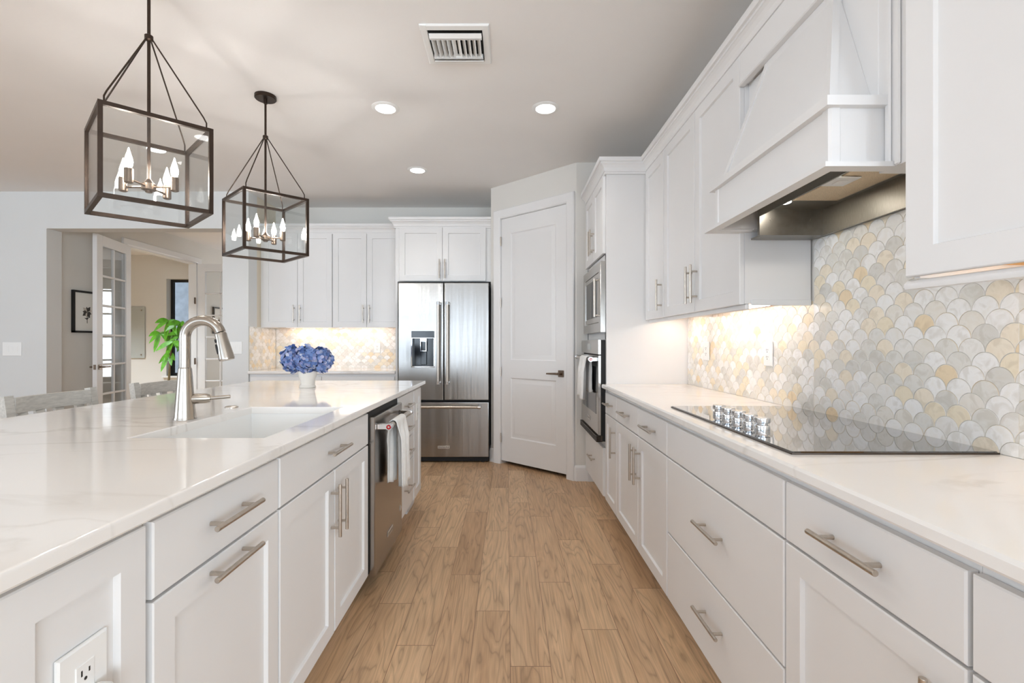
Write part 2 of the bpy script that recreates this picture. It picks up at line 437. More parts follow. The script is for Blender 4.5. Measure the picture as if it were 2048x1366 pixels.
# ------------------------------------------------------------------ room shell
H = 2.77
XR, YB, XS, YW = 1.274, 5.559, -2.679, 4.974      # right wall, kitchen back wall, side return, wall with the opening
fl = MB().box(-9.2, 5.2, -5.6, 11.2, -.12, 0); struct('floor', fl, M['floor'])
ce = MB().box(-9.2, 5.2, -5.6, 11.2, H, H+.12); struct('ceiling', ce, M['ceil'])
struct('wall_right', MB().box(XR, XR+.15, .05, 6.0, 0, H), M['wall'])
struct('wall_back', MB().box(XS-.14, XR, YB, YB+.15, 0, H), M['wall'])
# return between the opening wall and the kitchen back wall, toned a warmer beige than the other walls
struct('wall_side', MB().box(-2.86, XS, YW+.17, YB+.3, 0, H), noise_mat('side_wall_beige', (224, 213, 194), .75, var=.012, scale=2))
OX0, OX1, OZ = -4.772, -2.948, 2.387
wo = MB(); wo.box(-9.0, OX0, YW, YW+.17, 0, H); wo.box(OX1, XS, YW, YW+.17, 0, H); wo.box(OX0, OX1, YW, YW+.17, OZ, H)
struct('wall_opening', wo, M['wallw'])
# pantry corner
A = V((-.163, 4.877)); B = V((.605, 4.177))
pl = (B-A).length; pu = (B-A)/pl; pn = V((pu.y, -pu.x))          # pn points into the kitchen
if pn.y > 0: pn = -pn
def PF(u, z, n): return (A.x+pu.x*u+pn.x*n, A.y+pu.y*u+pn.y*n, z)
PU = lambda u0, u1, z0, z1, n0, n1, mb, mi=0, b=0: (mb.bbox(u0, u1, z0, z1, n0, n1, b, mi, PF) if b else mb.box(u0, u1, z0, z1, n0, n1, mi, PF))
D0, D1, DT = .146, .933, 2.43
pw = MB(); PU(0, D0-.012, 0, H, -.11, 0, pw); PU(D1+.012, pl, 0, H, -.11, 0, pw); PU(D0-.012, D1+.012, DT+.012, H, -.11, 0, pw)
struct('wall_pantry', pw, M['wall'])
struct('wall_alcove', MB().box(A.x, A.x+.08, A.y+.0, YB, 0, H), M['wall'])
struct('wall_niche', MB().box(B.x, XR, B.y, B.y+.1, 0, H), M['wall'])
cs = MB()
prof = [(0, 0), (0, .012), (.012, .018), (.06, .024), (.078, .026), (.085, .02), (.085, 0)]
cs.sweep(prof, [(D0-.006, .0), (D0-.006, DT+.006), (D1+.006, DT+.006), (D1+.006, .0)], lambda a, b, c: PF(a, b, c), side=1)
struct('trim_1', cs, M['trim'], ang=14)
jb = MB(); PU(D0-.012, D0-.003, 0, DT+.01, -.11, .002, jb); PU(D1+.003, D1+.012, 0, DT+.01, -.11, .002, jb); PU(D0-.012, D1+.012, DT+.003, DT+.012, -.11, .002, jb)
struct('trim_2', jb, M['trim'])
struct('wall_closet', PU(D0-.3, D1+.3, 0, DT+.3, -.75, -.7, MB()), M['dark'])
# pantry door: two moulded panels
dw = D1-D0; dz0 = .035
dr = struct('door_1', MB().box(0, .001, 0, .001, 0, .001), M['trim'], loc=PF(D0, 0, 0))
def door_slab(mb, u0, u1, z0, z1, nf, t, panels, fr, st):
    """slab with moulded panels: panels=[(z0,z1)] ; st = stile width"""
    P = lambda u, z, n: fr(u, z, n)
    ul, ur = u0+st, u1-st
    def q(a, b, c, d): mb.add([P(a, c, nf), P(b, c, nf), P(b, d, nf), P(a, d, nf)], [(0, 1, 2, 3)])
    q(u0, ul, z0, z1); q(ur, u1, z0, z1)
    zs = [z0]+[z for p in panels for z in p]+[z1]
    for i in range(0, len(zs), 2): q(ul, ur, zs[i], zs[i+1])
    for (a, b) in panels:
        rg = [(0, 0), (.010, -.009), (.026, -.010), (.05, -.003), (.054, -.0025)]
        vs = []
        for i, d in rg: vs += [P(ul+i, a+i, nf+d), P(ur-i, a+i, nf+d), P(ur-i, b-i, nf+d), P(ul+i, b-i, nf+d)]
        fs = [(k*4+j, k*4+(j+1) % 4, k*4+4+(j+1) % 4, k*4+4+j) for k in range(len(rg)-1) for j in range(4)]
        e = (len(rg)-1)*4; fs.append((e, e+1, e+2, e+3)); mb.add(vs, fs)
    c = [(u0, z0), (u1, z0), (u1, z1), (u0, z1)]
    for i in range(4):
        a, b = c[i], c[(i+1) % 4]
        mb.add([P(a[0], a[1], nf), P(b[0], b[1], nf), P(b[0], b[1], nf-t), P(a[0], a[1], nf-t)], [(0, 1, 2, 3)])
    mb.add([P(u, z, nf-t) for u, z in c], [(3, 2, 1, 0)])
ds = MB(); door_slab(ds, D0, D1, dz0, DT, -.004, .036, [(.27, .86), (1.035, 2.275)], PF, .118)
obj('door_panel', ds, M['trim'], dr)
for z in (.26, .916, 1.60, 2.21):
    hb = MB(); hb.rod(PF(D0-.003, z-.045, .008), PF(D0-.003, z+.045, .008), .007, 10); PU(D0-.022, D0-.004, z-.043, z+.043, .001, .004, hb); obj('hinge', hb, M['nickel'], dr)
lv = MB(); uu = D1-.06; zz = .925
PU(uu-.03, uu+.03, zz-.03, zz+.03, -.004, .006, lv, b=.003)
lv.rod(PF(uu, zz, .004), PF(uu, zz, .05), .011); lv.tube([PF(uu, zz, .048), PF(uu-.03, zz, .05), PF(uu-.125, zz-.002, .05)], [.011, .010, .007], 10)
o = obj('lever_handle', lv, M['brass'], dr); o['label'] = 'dark metal lever handle'
# baseboards
bprof = [(0, 0), (.015, 0), (.015, .11), (.009, .128), (.004, .135), (0, .135)]
def baseboard(name, path, side): struct(name, MB().sweep(bprof, path, side=side), M['trim'])
p0 = PF(D1+.091, 0, 0); baseboard('baseboard_pantry', [(p0[0], p0[1]), (B.x, B.y), (.70, B.y)], -1)
p1 = PF(D0-.091, 0, 0); baseboard('baseboard_alcove', [(A.x, A.y+.18), (A.x, A.y), (p1[0], p1[1])], -1)
baseboard('baseboard_opening', [(-9.0, YW), (OX0, YW), (OX0, YW+.17)], -1)
baseboard('baseboard_side', [(OX1, YW+.17), (OX1, YW), (XS, YW), (XS, YB-.64)], -1)

# great room behind the camera, foyer and office beyond the opening
XH = -4.85                                             # foyer left wall = office wall with the french doors
F0, F1 = 6.126, 7.51                                   # french door opening along Y
fw = MB(); fw.box(XH-.12, XH, YW+.17, F0, 0, H); fw.box(XH-.12, XH, F1, 11.0, 0, H); fw.box(XH-.12, XH, F0, F1, 2.45, H)
struct('wall_foyer', fw, M['wall'])
struct('wall_foyer_end', MB().box(XH, -3.83, 10.5, 10.65, 0, H).box(-2.97, -2.5, 10.5, 10.65, 0, H).box(-3.83, -2.97, 10.5, 10.65, 2.25, H).box(-3.83, -2.97, 10.5, 10.65, 0, .75), M['wall'])
struct('wall_foyer_right', MB().box(-2.5, -2.4, YB+.3, 10.65, 0, H), M['wall'])
WX0, WX1, WZ0, WZ1 = -6.06, -5.28, .62, 2.345         # office window
YO = 8.54
ow = MB(); ow.box(-9.0, WX0, YO, YO+.2, 0, H); ow.box(WX1, XH, YO, YO+.2, 0, H); ow.box(WX0, WX1, YO, YO+.2, WZ1, H); ow.box(WX0, WX1, YO, YO+.2, 0, WZ0)
struct('wall_office', ow, M['wall'])
struct('wall_office_left', MB().box(-9.2, -9.0, YW, 9, 0, H), M['wall'])
w1 = struct('window_1', MB().box(WX0-.06, WX1+.06, YO-.035, YO+.1, WZ0-.03, WZ0), M['trim'], loc=(WX0, YO, WZ0))
wf = MB(); t = .045
wf.box(WX0, WX0+t, YO+.11, YO+.16, WZ0, WZ1); wf.box(WX1-t, WX1, YO+.11, YO+.16, WZ0, WZ1); wf.box(WX0+t, WX1-t, YO+.11, YO+.16, WZ0, WZ0+t); wf.box(WX0+t, WX1-t, YO+.11, YO+.16, WZ1-t, WZ1)
obj('window_frame', wf, M['blackm'], w1)
obj('window_pane', MB().box(WX0+t, WX1-t, YO+.132, YO+.138, WZ0+t, WZ1-t), M['glass'], w1)
struct('wall_neighbour', MB().box(-9.0, -4.0, 11.3, 11.5, -.1, 4.2), M['stucco'])
# great room: left wall with windows, rear wall with sliding doors (all behind the camera)
gl = MB(); gl.box(-8.65, -8.5, -5.2, -3.0, 0, H); gl.box(-8.65, -8.5, 1.0, YW, 0, H); gl.box(-8.65, -8.5, -3.0, 1.0, 0, .6); gl.box(-8.65, -8.5, -3.0, 1.0, 2.4, H)
struct('wall_left', gl, M['wallw'])
gf = MB(); gf.box(-8.65, -5.7, -5.35, -5.2, 0, H); gf.box(-.7, .6, -5.35, -5.2, 0, H); gf.box(4.4, 5.2, -5.35, -5.2, 0, H); gf.box(.6, 4.4, -5.35, -5.2, 0, .5); gf.box(.6, 4.4, -5.35, -5.2, 2.45, H); gf.box(-5.7, -.7, -5.35, -5.2, 2.45, H)
struct('wall_front', gf, M['wallw'])
struct('wall_breakfast', MB().box(5.05, 5.2, -5.2, .2, 0, H).box(XR+.15, 5.05, .05, .2, 0, H), M['wallw'])  # room widened out of view to make way for the added fill light
sd = MB()
for x in (-5.7, -4.08, -2.42, -.78): sd.box(x, x+.08, -5.3, -5.24, 0, 2.45)
sd.box(-5.7, -.7, -5.3, -5.24, 2.38, 2.45); sd.box(-5.7, -.7, -5.3, -5.24, 0, .06)
struct('door_4', sd, M['blackm'])
# french door casing on the foyer wall
fc = MB(); FH = lambda a, b, c: (XH+c, a, b)
fc.sweep([(0, 0), (0, .012), (.012, .018), (.06, .024), (.078, .026), (.085, .02), (.085, 0)], [(F0-.0, 0), (F0-.0, 2.45), (F1+.0, 2.45), (F1, 0)], FH, side=1)
struct('trim_3', fc, M['trim'], ang=14)
fj = MB(); fj.box(XH-.12, XH+.002, F0, F0+.02, 0, 2.45); fj.box(XH-.12, XH+.002, F1-.02, F1, 0, 2.45); fj.box(XH-.12, XH+.002, F0, F1, 2.435, 2.45); struct('trim_4', fj, M['trim'])

def french_leaf(name, hx, hy, dx, dy, handle):
    """leaf hinged at (hx,hy) running in direction (dx,dy); n is the right-hand normal"""
    L_ = .74 if handle else .70
    d = V((dx, dy)).normalized(); n = V((d.y, -d.x))
    fr = lambda u, z, k: (hx+d.x*u+n.x*k, hy+d.y*u+n.y*k, z)
    leaf = struct(name, MB().box(0, .001, 0, .001, 1, 1.001), M['trim'], loc=(hx, hy, 0))
    fm = MB(); st, t = .115, .022
    z0, z1 = .015, 2.435; zb, zt = .27, z1-.12
    fm.bbox(0, st, z0, z1, -t, t, .002, 0, fr); fm.bbox(L_-st, L_, z0, z1, -t, t, .002, 0, fr)
    fm.bbox(st, L_-st, z0, zb, -t, t, .002, 0, fr); fm.bbox(st, L_-st, zt, z1, -t, t, .002, 0, fr)
    obj('door_frame', fm, M['trim'], leaf)
    mu = MB(); um = L_/2
    mu.bbox(um-.012, um+.012, zb, zt, -.016, .016, .005, 0, fr)
    for k in range(1, 6):
        z = zb+(zt-zb)*k/6; mu.bbox(st, L_-st, z-.012, z+.012, -.016, .016, .005, 0, fr)
    obj('muntin_grid', mu, M['trim'], leaf)
    obj('glass_pane', MB().box(st, L_-st, zb, zt, -.003, .003, 0, fr), M['glassd'], leaf)
    hg = MB()
    if handle:
        for s in (-1, 1):
            a = L_-.055; hb = MB(); hb.bbox(a-.028, a+.028, .90, .956, s*t, s*(t+.008), .002, 0, fr)
            hb.rod(fr(a, .928, s*t), fr(a, .928, s*(t+.05)), .010); hb.tube([fr(a, .928, s*(t+.048)), fr(a-.11, .928, s*(t+.048))], .009, 10)
            obj('lever_handle', hb, M['brass'], leaf)
        hp = MB(); hp.box(L_, L_+.002, .90, .956, -.012, .012, 0, fr); obj('latch_plate', hp, M['brass'], leaf)
    return leaf
french_leaf('door_2', XH+.035, F0-.01, .185, -.745, True)
french_leaf('door_3', XH+.03, F1-.01, 1, 0.0, False)
for z in (.92, 1.86):
    hb = MB(); hb.box(XH+.002, XH+.006, F1-.075, F1-.03, z-.05, z+.05); struct('trim_5', hb, M['brass'])
# front door light with leaded glass (seen reflected in the french door)
fd = struct('door_5', MB().box(-3.83, -3.76, 10.5, 10.56, .1, 2.25).box(-3.04, -2.97, 10.5, 10.56, .1, 2.25).box(-3.76, -3.04, 10.5, 10.56, 2.15, 2.25).box(-3.76, -3.04, 10.5, 10.56, .1, .8), M['trim'], loc=(-3.4, 10.5, 0))
obj('glass_pane', MB().box(-3.76, -3.04, 10.525, 10.531, .8, 2.15), M['glass'], fd)
cm = MB()
for k in range(4):
    za = .8+k*.3375; zb_ = za+.3375; zm = (za+zb_)/2
    for a, b in (((-3.76, zm), (-3.58, zb_)), ((-3.58, zb_), (-3.4, zm)), ((-3.4, zm), (-3.22, zb_)), ((-3.22, zb_), (-3.04, zm)), ((-3.76, zm), (-3.58, za)), ((-3.58, za), (-3.4, zm)), ((-3.4, zm), (-3.22, za)), ((-3.22, za), (-3.04, zm))):
        cm.bar((a[0], 10.52, a[1]), (b[0], 10.52, b[1]), .014, (0, 1, 0))
for x in (-3.64, -3.16): cm.bar((x, 10.52, .8), (x, 10.52, 2.15), .012, (0, 1, 0))
obj('leaded_came', cm, M['lead'], fd)

# ------------------------------------------------------------------ cabinet parts
SHAKER = lambda t=.02, s=.058: [(0.0015, -t), (0, -t+.001), (0, -.0025), (.0025, 0), (s, 0), (s+.002, -.0035), (s+.0035, -.0105)]
SLAB = lambda t=.02: [(0.0015, -t), (0, -t+.001), (0, -.003), (.003, 0)]
def handle(parent, c, axis, n, L_=.195):
    c, a, n = V(c), V(axis).normalized(), V(n)
    mb = MB(); off = n*.034
    mb.tube([c-a*L_/2+off, c-a*(L_/2-.001)+off, c+a*(L_/2-.001)+off, c+a*L_/2+off], [.0055, .0062, .0062, .0055], 14)
    for s in (-1, 1): mb.rod(c+a*s*.064, c+a*s*.064+off, .005, 10)
    return obj('handle', mb, M['nickel'], parent)
def fr_x(root, name, X, y0, y1, z0, z1, sg, kind, g=.0016, gy=.0042):
    """front in the plane x=X facing sg*X"""
    n = (sg, 0, 0); rings = SHAKER() if kind == 'shaker' else SLAB()
    mb = MB(); mb.panel((X, y0+gy, z0+g), (0, 1, 0), (0, 0, 1), n, y1-y0-2*gy, z1-z0-2*g, rings)
    return obj(name, mb, M['cab'], root)
def fr_y(root, name, Y, x0, x1, z0, z1, kind, g=.0016):
    rings = SHAKER() if kind == 'shaker' else SLAB()
    mb = MB(); mb.panel((x0+g, Y, z0+g), (1, 0, 0), (0, 0, 1), (0, -1, 0), x1-x0-2*g, z1-z0-2*g, rings)
    return obj(name, mb, M['cab'], root)
def carcass_x(root, X, y0, y1, z0, z1, sg, depth, toe=True, top=False):
    """open box; X is the door face plane"""
    f = X - sg*.021; b = X - sg*depth; t = .016; mb = MB(); e = .0004
    y0 += e; y1 -= e
    mb.box(f, b, y0, y0+t, z0, z1); mb.box(f, b, y1-t, y1, z0, z1)
    mb.box(f-sg*t, b, y0+t, y1-t, z0, z0+t); mb.box(b, b+sg*t, y0+t, y1-t, z0+t, z1)
    mb.box(f, f-sg*t, y0+t, y1-t, z0, z1)
    if top: mb.box(f-sg*t, b+sg*t, y0+t, y1-t, z1-t, z1)
    obj('carcass', mb, M['cab'], root)
    if toe: obj('toe_kick', MB().box(X-sg*.085, X-sg*.1, y0, y1, 0, z0), M['cab'], root)

XRF, XLF = .69, -.653          # door face planes of the right run and of the island
ZT, ZD = .855, .708            # drawer top, drawer bottom
ZC = .880
# --- right base run
def rbase(label, y0, y1): return thing('base_cabinet', label, 'cabinet', (.98, (y0+y1)/2, 0), 'base cabinets of the cooktop run')
r = rbase('narrow white base cabinet, one drawer over one door, beside the wall oven', 3.025, 3.372)
carcass_x(r, XRF, 3.025, 3.372, .10, ZC, -1, .56)
d = fr_x(r, 'drawer', XRF, 3.025, 3.372, ZD, ZT, -1, 'slab'); handle(d, (XRF, 3.2, .785), (0, 1, 0), (-1, 0, 0))
d = fr_x(r, 'door', XRF, 3.025, 3.372, .10, ZD-.003, -1, 'shaker'); handle(d, (XRF, 3.062, .56), (0, 0, 1), (-1, 0, 0))
r = rbase('white base cabinet with two drawers over a pair of doors', 2.07, 3.025)
carcass_x(r, XRF, 2.07, 3.025, .10, ZC, -1, .56)
ym = 2.528
for a, b in ((ym, 3.025), (2.07, ym)):
    d = fr_x(r, 'drawer', XRF, a, b, ZD, ZT, -1, 'slab'); handle(d, (XRF, (a+b)/2, .785), (0, 1, 0), (-1, 0, 0))
    s = 1 if a == ym else -1
    d = fr_x(r, 'door', XRF, a, b, .10, ZD-.003, -1, 'shaker'); handle(d, (XRF, ym+s*.04, .56), (0, 0, 1), (-1, 0, 0))
r = rbase('wide white drawer cabinet under the black cooktop', 1.1935, 2.07)
carcass_x(r, XRF, 1.1935, 2.07, .10, ZC, -1, .56)
fr_x(r, 'false_front', XRF, 1.1935, 2.07, ZD, ZT, -1, 'slab')
for z0, z1, zh in ((.386, ZD-.003, .565), (.10, .383, .262)):
    d = fr_x(r, 'drawer', XRF, 1.1935, 2.07, z0, z1, -1, 'slab'); handle(d, (XRF, 1.605, zh), (0, 1, 0), (-1, 0, 0))
r = rbase('white base cabinet nearer than the cooktop, one drawer over a shaker door', .7176, 1.1935)
carcass_x(r, XRF, .7176, 1.1935, .10, ZC, -1, .56)
d = fr_x(r, 'drawer', XRF, .7176, 1.1935, ZD, ZT, -1, 'slab'); handle(d, (XRF, .952, .785), (0, 1, 0), (-1, 0, 0))
d = fr_x(r, 'door', XRF, .7176, 1.1935, .10, ZD-.003, -1, 'shaker'); handle(d, (XRF, .757, .57), (0, 0, 1), (-1, 0, 0))
r = rbase('white base cabinet nearest the camera, cut off at the lower right corner', .25, .7176)
carcass_x(r, XRF, .25, .7176, .10, ZC, -1, .56)
fr_x(r, 'drawer', XRF, .25, .7176, ZD, ZT, -1, 'slab'); fr_x(r, 'door', XRF, .25, .7176, .10, ZD-.003, -1, 'shaker')

def slab_profile_box(mb, x0, x1, y0, y1, z0, z1, b=.006): return mb.bbox(x0, x1, y0, y1, z0, z1, b)
ct = tag(obj('countertop', slab_profile_box(MB(), .665, XR-.001, .2, 3.3765, ZC+.0005, .91), M['quartz'], loc=(.97, 1.8, .88)), 'white quartz countertop holding the black cooktop', 'countertop')

# --- cooktop
ck = thing('cooktop', 'black glass induction cooktop set in the white counter', 'cooktop', (1.0, 1.68, .9105))
g = MB(); g.bbox(.731, 1.262, 1.231, 2.136, .9105, .9175, .003); obj('glass_top', g, M['cooktop'], ck)
rm = MB(); rm.box(.7295, .7305, 1.23, 2.137, .9102, .915); rm.box(.7295, 1.263, 1.229, 1.230, .9102, .915); obj('edge_trim', rm, M['steel_dark'], ck)
kp = [(1426, 836), (1444, 841), (1463, 847), (1482, 854), (1506, 866)]
for i in range(5):
    yk = 1.865 - i*.079; xk = .824
    k = MB(); k.lathe([(.0225, .9176), (.0225, .9176+.012), (.021, .9176+.0155), (.0165, .9176+.017), (.0165, .9176+.021), (.023, .9176+.023), (.0235, .9176+.036), (.022, .9176+.039), (0, .9176+.0395)], (xk, yk, 0), 28)
    obj('knob', k, M['chrome'], ck)

# --- island cabinets
XLB = -1.60
def ibase(label, y0, y1): return thing('island_cabinet', label, 'cabinet', (-1.12, (y0+y1)/2, 0), 'cabinets of the kitchen island')
IA = thing('island_cabinet', 'white shaker end cabinet of the island with a power outlet', 'cabinet', (-1.12, .6, 0), 'cabinets of the kitchen island')
carcass_x(IA, XLF, .32, .876, .10, ZC, 1, .9)
fr_x(IA, 'door', XLF, .602, .874, .10, .867, 1, 'shaker'); fr_x(IA, 'filler_panel', XLF, .325, .600, .10, .867, 1, 'slab')
IB = ibase('white island cabinet with a drawer above a pull-out door, both with horizontal handles', .878, 1.375)
carcass_x(IB, XLF, .878, 1.375, .10, ZC, 1, .9)
d = fr_x(IB, 'drawer', XLF, .882, 1.375, .72, .867, 1, 'slab'); handle(d, (XLF, 1.122, .798), (0, 1, 0), (1, 0, 0))
d = fr_x(IB, 'door', XLF, .882, 1.375, .10, .717, 1, 'shaker'); handle(d, (XLF, 1.122, .688), (0, 1, 0), (1, 0, 0))
IC = ibase('white island sink cabinet with a pair of doors below the white sink', 1.375, 2.263)
carcass_x(IC, XLF, 1.375, 2.263, .10, ZC, 1, .9)
d = fr_x(IC, 'drawer', XLF, 1.377, 2.261, .72, .867, 1, 'slab'); handle(d, (XLF, 1.819, .795), (0, 1, 0), (1, 0, 0))
for a, b, s in ((1.377, 1.819, -1), (1.819, 2.261, 1)):
    d = fr_x(IC, 'door', XLF, a, b, .10, .717, 1, 'shaker'); handle(d, (XLF, 1.819+s*.038, .575), (0, 0, 1), (1, 0, 0))
ID = ibase('white four-drawer island cabinet between the dishwasher and the far island end', 2.88, 3.624)
carcass_x(ID, XLF, 2.88, 3.624, .10, ZC, 1, .9, toe=False)
for z0, z1 in ((.722, .867), (.572, .719), (.414, .569), (.10, .411)):
    d = fr_x(ID, 'drawer', XLF, 2.88, 3.35, z0, z1, 1, 'slab')
    handle(d, (XLF, 3.12, (z0+z1)/2 if z1 < .5 or z1 > .5 else 0), (0, 1, 0), (1, 0, 0))
fr_x(ID, 'end_panel', XLF+.004, 3.352, 3.624, .10, .867, 1, 'shaker')
obj('toe_kick', MB().box(XLF-.075, XLF-.09, 2.88, 3.36, 0, .10), M['cab'], ID)
fb = MB(); fb.sweep([(0, 0), (.014, 0), (.014, .07), (.008, .085), (0, .095)], [(XLF-.06, 3.36), (XLF-.06, 3.6), (-1.5, 3.6)], side=-1); fb.box(XLF-.061, XLF-.2, 3.361, 3.6, 0, .0995); obj('plinth', fb, M['cab'], ID)
# island worktop with the sink cut-out
SX0, SX1, SY0, SY1 = -1.145, -.735, 1.450, 2.154
IX0, IX1, IY0, IY1 = -1.926, -.6285, .27, 3.697
it = MB()
def ring(x0, x1, y0, y1, z): return [(x0, y0, z), (x1, y0, z), (x1, y1, z), (x0, y1, z)]
b = .006
rs = [ring(SX0, SX1, SY0, SY1, ZC+.0005), ring(SX0, SX1, SY0, SY1, .907), ring(SX0-.003, SX1+.003, SY0-.003, SY1+.003, .91), ring(IX0+b, IX1-b, IY0+b, IY1-b, .91), ring(IX0+.0015, IX1-.0015, IY0+.0015, IY1-.0015, .9085), ring(IX0, IX1, IY0, IY1, .904), ring(IX0, IX1, IY0, IY1, ZC+.006), ring(IX0+b, IX1-b, IY0+b, IY1-b, ZC+.0005)]
vs = [p for q in rs for p in q]; n = len(rs)
it.add(vs, [(k*4+j, k*4+(j+1) % 4, ((k+1) % n)*4+(j+1) % 4, ((k+1) % n)*4+j) for k in range(n) for j in range(4)])
tag(obj('countertop', it, M['quartz'], loc=(-1.3, 2.0, .88)), 'long white quartz island top with a sink cut-out', 'countertop')
# sink
sk = thing('kitchen_sink', 'white rectangular undermount sink in the island top', 'sink', (-.94, 1.8, .66))
sb = MB(); e = .006; zb = .665
o_ = (SX0-e-.012, SX1+e+.012, SY0-e-.012, SY1+e+.012); i_ = (SX0-e+.004, SX1+e-.004, SY0-e+.004, SY1+e-.004)
rs = [ring(*o_, ZC), ring(*i_, ZC), ring(i_[0]+.004, i_[1]-.004, i_[2]+.004, i_[3]-.004, zb+.03), ring(i_[0]+.03, i_[1]-.03, i_[2]+.03, i_[3]-.03, zb), ]
vs = [p for q in rs for p in q]; sb.add(vs, [(k*4+j, k*4+(j+1) % 4, (k+1)*4+(j+1) % 4, (k+1)*4+j) for k in range(3) for j in range(4)]+[(12, 13, 14, 15)])
rs = [ring(*o_, ZC), ring(*o_, zb-.012)]; vs = [p for q in rs for p in q]
sb.add(vs, [(j, (j+1) % 4, 4+(j+1) % 4, 4+j) for j in range(4)]+[(7, 6, 5, 4)])
obj('basin', sb, M['porcelain'], sk)
dn = MB(); dn.lathe([(.045, zb+.0005), (.045, zb+.003), (.03, zb+.002), (0, zb+.001)], (-.94, 1.80, 0), 24); obj('drain', dn, M['nickel'], sk)
bdg = obj('badge', MB().bbox(SX0+.0022, SX0+.0042, 1.573, 1.603, .853, .863, .001), M['steel_dark'], sk); bdg['label'] = 'small grey badge'
# faucet
fa = thing('kitchen_faucet', 'brushed nickel pull-down faucet arching over the island sink', 'faucet', (-1.2156, 1.812, .91))
fx, fy = -1.2156, 1.812
bs = MB(); bs.lathe([(.0385, .9105), (.0385, .914), (.0365, .918), (.030, 1.0), (.0225, 1.10), (.0205, 1.104), (.0205, 1.106)], (fx, fy, 0), 36); obj('body', bs, M['nickel_faucet'], fa)
R = .068; zc = 1.219
pts = [(fx, fy, 1.106), (fx, fy, 1.18), (fx, fy, zc)]
for k in range(1, 15):
    a = PI - k*(PI-.28)/14; pts.append((fx+R+R*math.cos(a), fy, zc+R*math.sin(a)*.92))
nk = MB(); nk.tube(pts, .0195, 24, cap=True); obj('spout', nk, M['nickel_faucet'], fa)
pe = V(pts[-1]); dd = V((.24, 0, -.97)).normalized()
sp = MB(); sp.tube([pe+dd*.002, pe+dd*.006, pe+dd*.02, pe+dd*.10, pe+dd*.107], [.0185, .0205, .0205, .0275, .0255], 28); sh = obj('spray_head', sp, M['nickel_faucet'], fa)
ax = V((-.75, -.66, 0)).normalized(); ax = (ax-dd*ax.dot(dd)).normalized(); cy_ = dd.cross(ax)
for s0, s1, w in ((.022, .036, .006), (.042, .080, .0075)):
    bt = MB(); q = []
    for k in range(16):
        an = 2*PI*k/16; q.append((math.cos(an)*w, (s0+s1)/2+math.sin(an)*(s1-s0)/2))
    rr_ = .0225 if s0 < .03 else .0245
    bt.prism(q, rr_-.006, rr_+.0022, 0, lambda a, bb, c: tuple(pe+cy_*a+dd*bb+ax*c)); o = obj('spray_button', bt, M['rubber'], sh); o['label'] = 'black rubber spray button'
hd = MB(); hv = V((.93, .37, .0)).normalized(); h0 = V((fx, fy, .985))
hd.tube([h0+hv*.022, h0+hv*.034, h0+hv*.07, h0+hv*.084], [.019, .0195, .0185, .014], 20); hd.tube([h0+hv*.08, h0+hv*.15+V((0, 0, .004))], [.0075, .0068], 14); obj('lever_handle', hd, M['nickel_faucet'], fa)
ag = MB(); ag.lathe([(.027, .9105), (.027, .9135), (.022, .9165), (.012, .918), (0, .918)], (-1.227, 2.1375, 0), 28)
tag(obj('air_gap_cap', ag, M['nickel'], loc=(-1.227, 2.1375, .91)), 'small round nickel button cap in the island top behind the sink', 'cap')

# --- dishwasher
XD = -.627
dwt = thing('dishwasher', 'stainless steel dishwasher built into the white island', 'dishwasher', (-.95, 2.57, 0))
obj('tub', MB().box(-1.2, XD-.03, 2.268, 2.874, .1, .868), M['blackm'], dwt)
obj('toe_kick', MB().box(-.735, -.745, 2.268, 2.874, 0, .1), M['blackm'], dwt)
dd_ = MB(); dd_.panel((XD, 2.279, .082), (0, 1, 0), (0, 0, 1), (1, 0, 0), .587, .762, [(.001, -.029), (0, -.028), (0, -.004), (.004, 0)])
dr_ = obj('door', dd_, M['steel_dw'], dwt)
hb = MB(); xb = XD+.058; zb_ = .793
hb.rod((xb, 2.33, zb_), (xb, 2.80, zb_), .0135, 20); hn = obj('handle', hb, M['nickel'], dr_)
for yy in (2.325, 2.805):
    q = MB(); q.bbox(XD, xb+.0, yy-.012, yy+.012, zb_-.014, zb_+.014, .003); q.lathe([(.0165, -.016), (.0165, .016)], (xb, yy, zb_), 24, 'y'); obj('handle_bracket', q, M['chrome'], dr_)
def medallion(parent, x, y, z):
    q = MB(); q.lathe([(.0115, -.0185), (.0115, -.016)], (x, y, z), 24, 'y'); o = obj('medallion', q, M['red'], parent); o['label'] = 'round red medallion with pale centre'
    q = MB(); q.lathe([(.0045, -.0192), (.0045, -.0184)], (x, y, z), 18, 'y'); obj('medallion_center', q, M['badge'], parent)
medallion(dr_, xb, 2.325, zb_)
bp_ = obj('badge', MB().bbox(XD+.0004, XD+.003, 2.517, 2.627, .178, .206, .001), M['badge'], dr_)
text_part('badge_lettering', 'KitchenAid', .021, (XD+.003, 2.572, .192), (0, 1, 0), (0, 0, 1), (1, 0, 0), M['blackm'], dr_)
q = MB(); q.lathe([(.018, XD+.0004), (.018, XD+.0016)], (0, 2.82, .228), 24, 'x'); o = obj('sticker', q, M['badge'], dr_); o['label'] = 'round pale sticker'

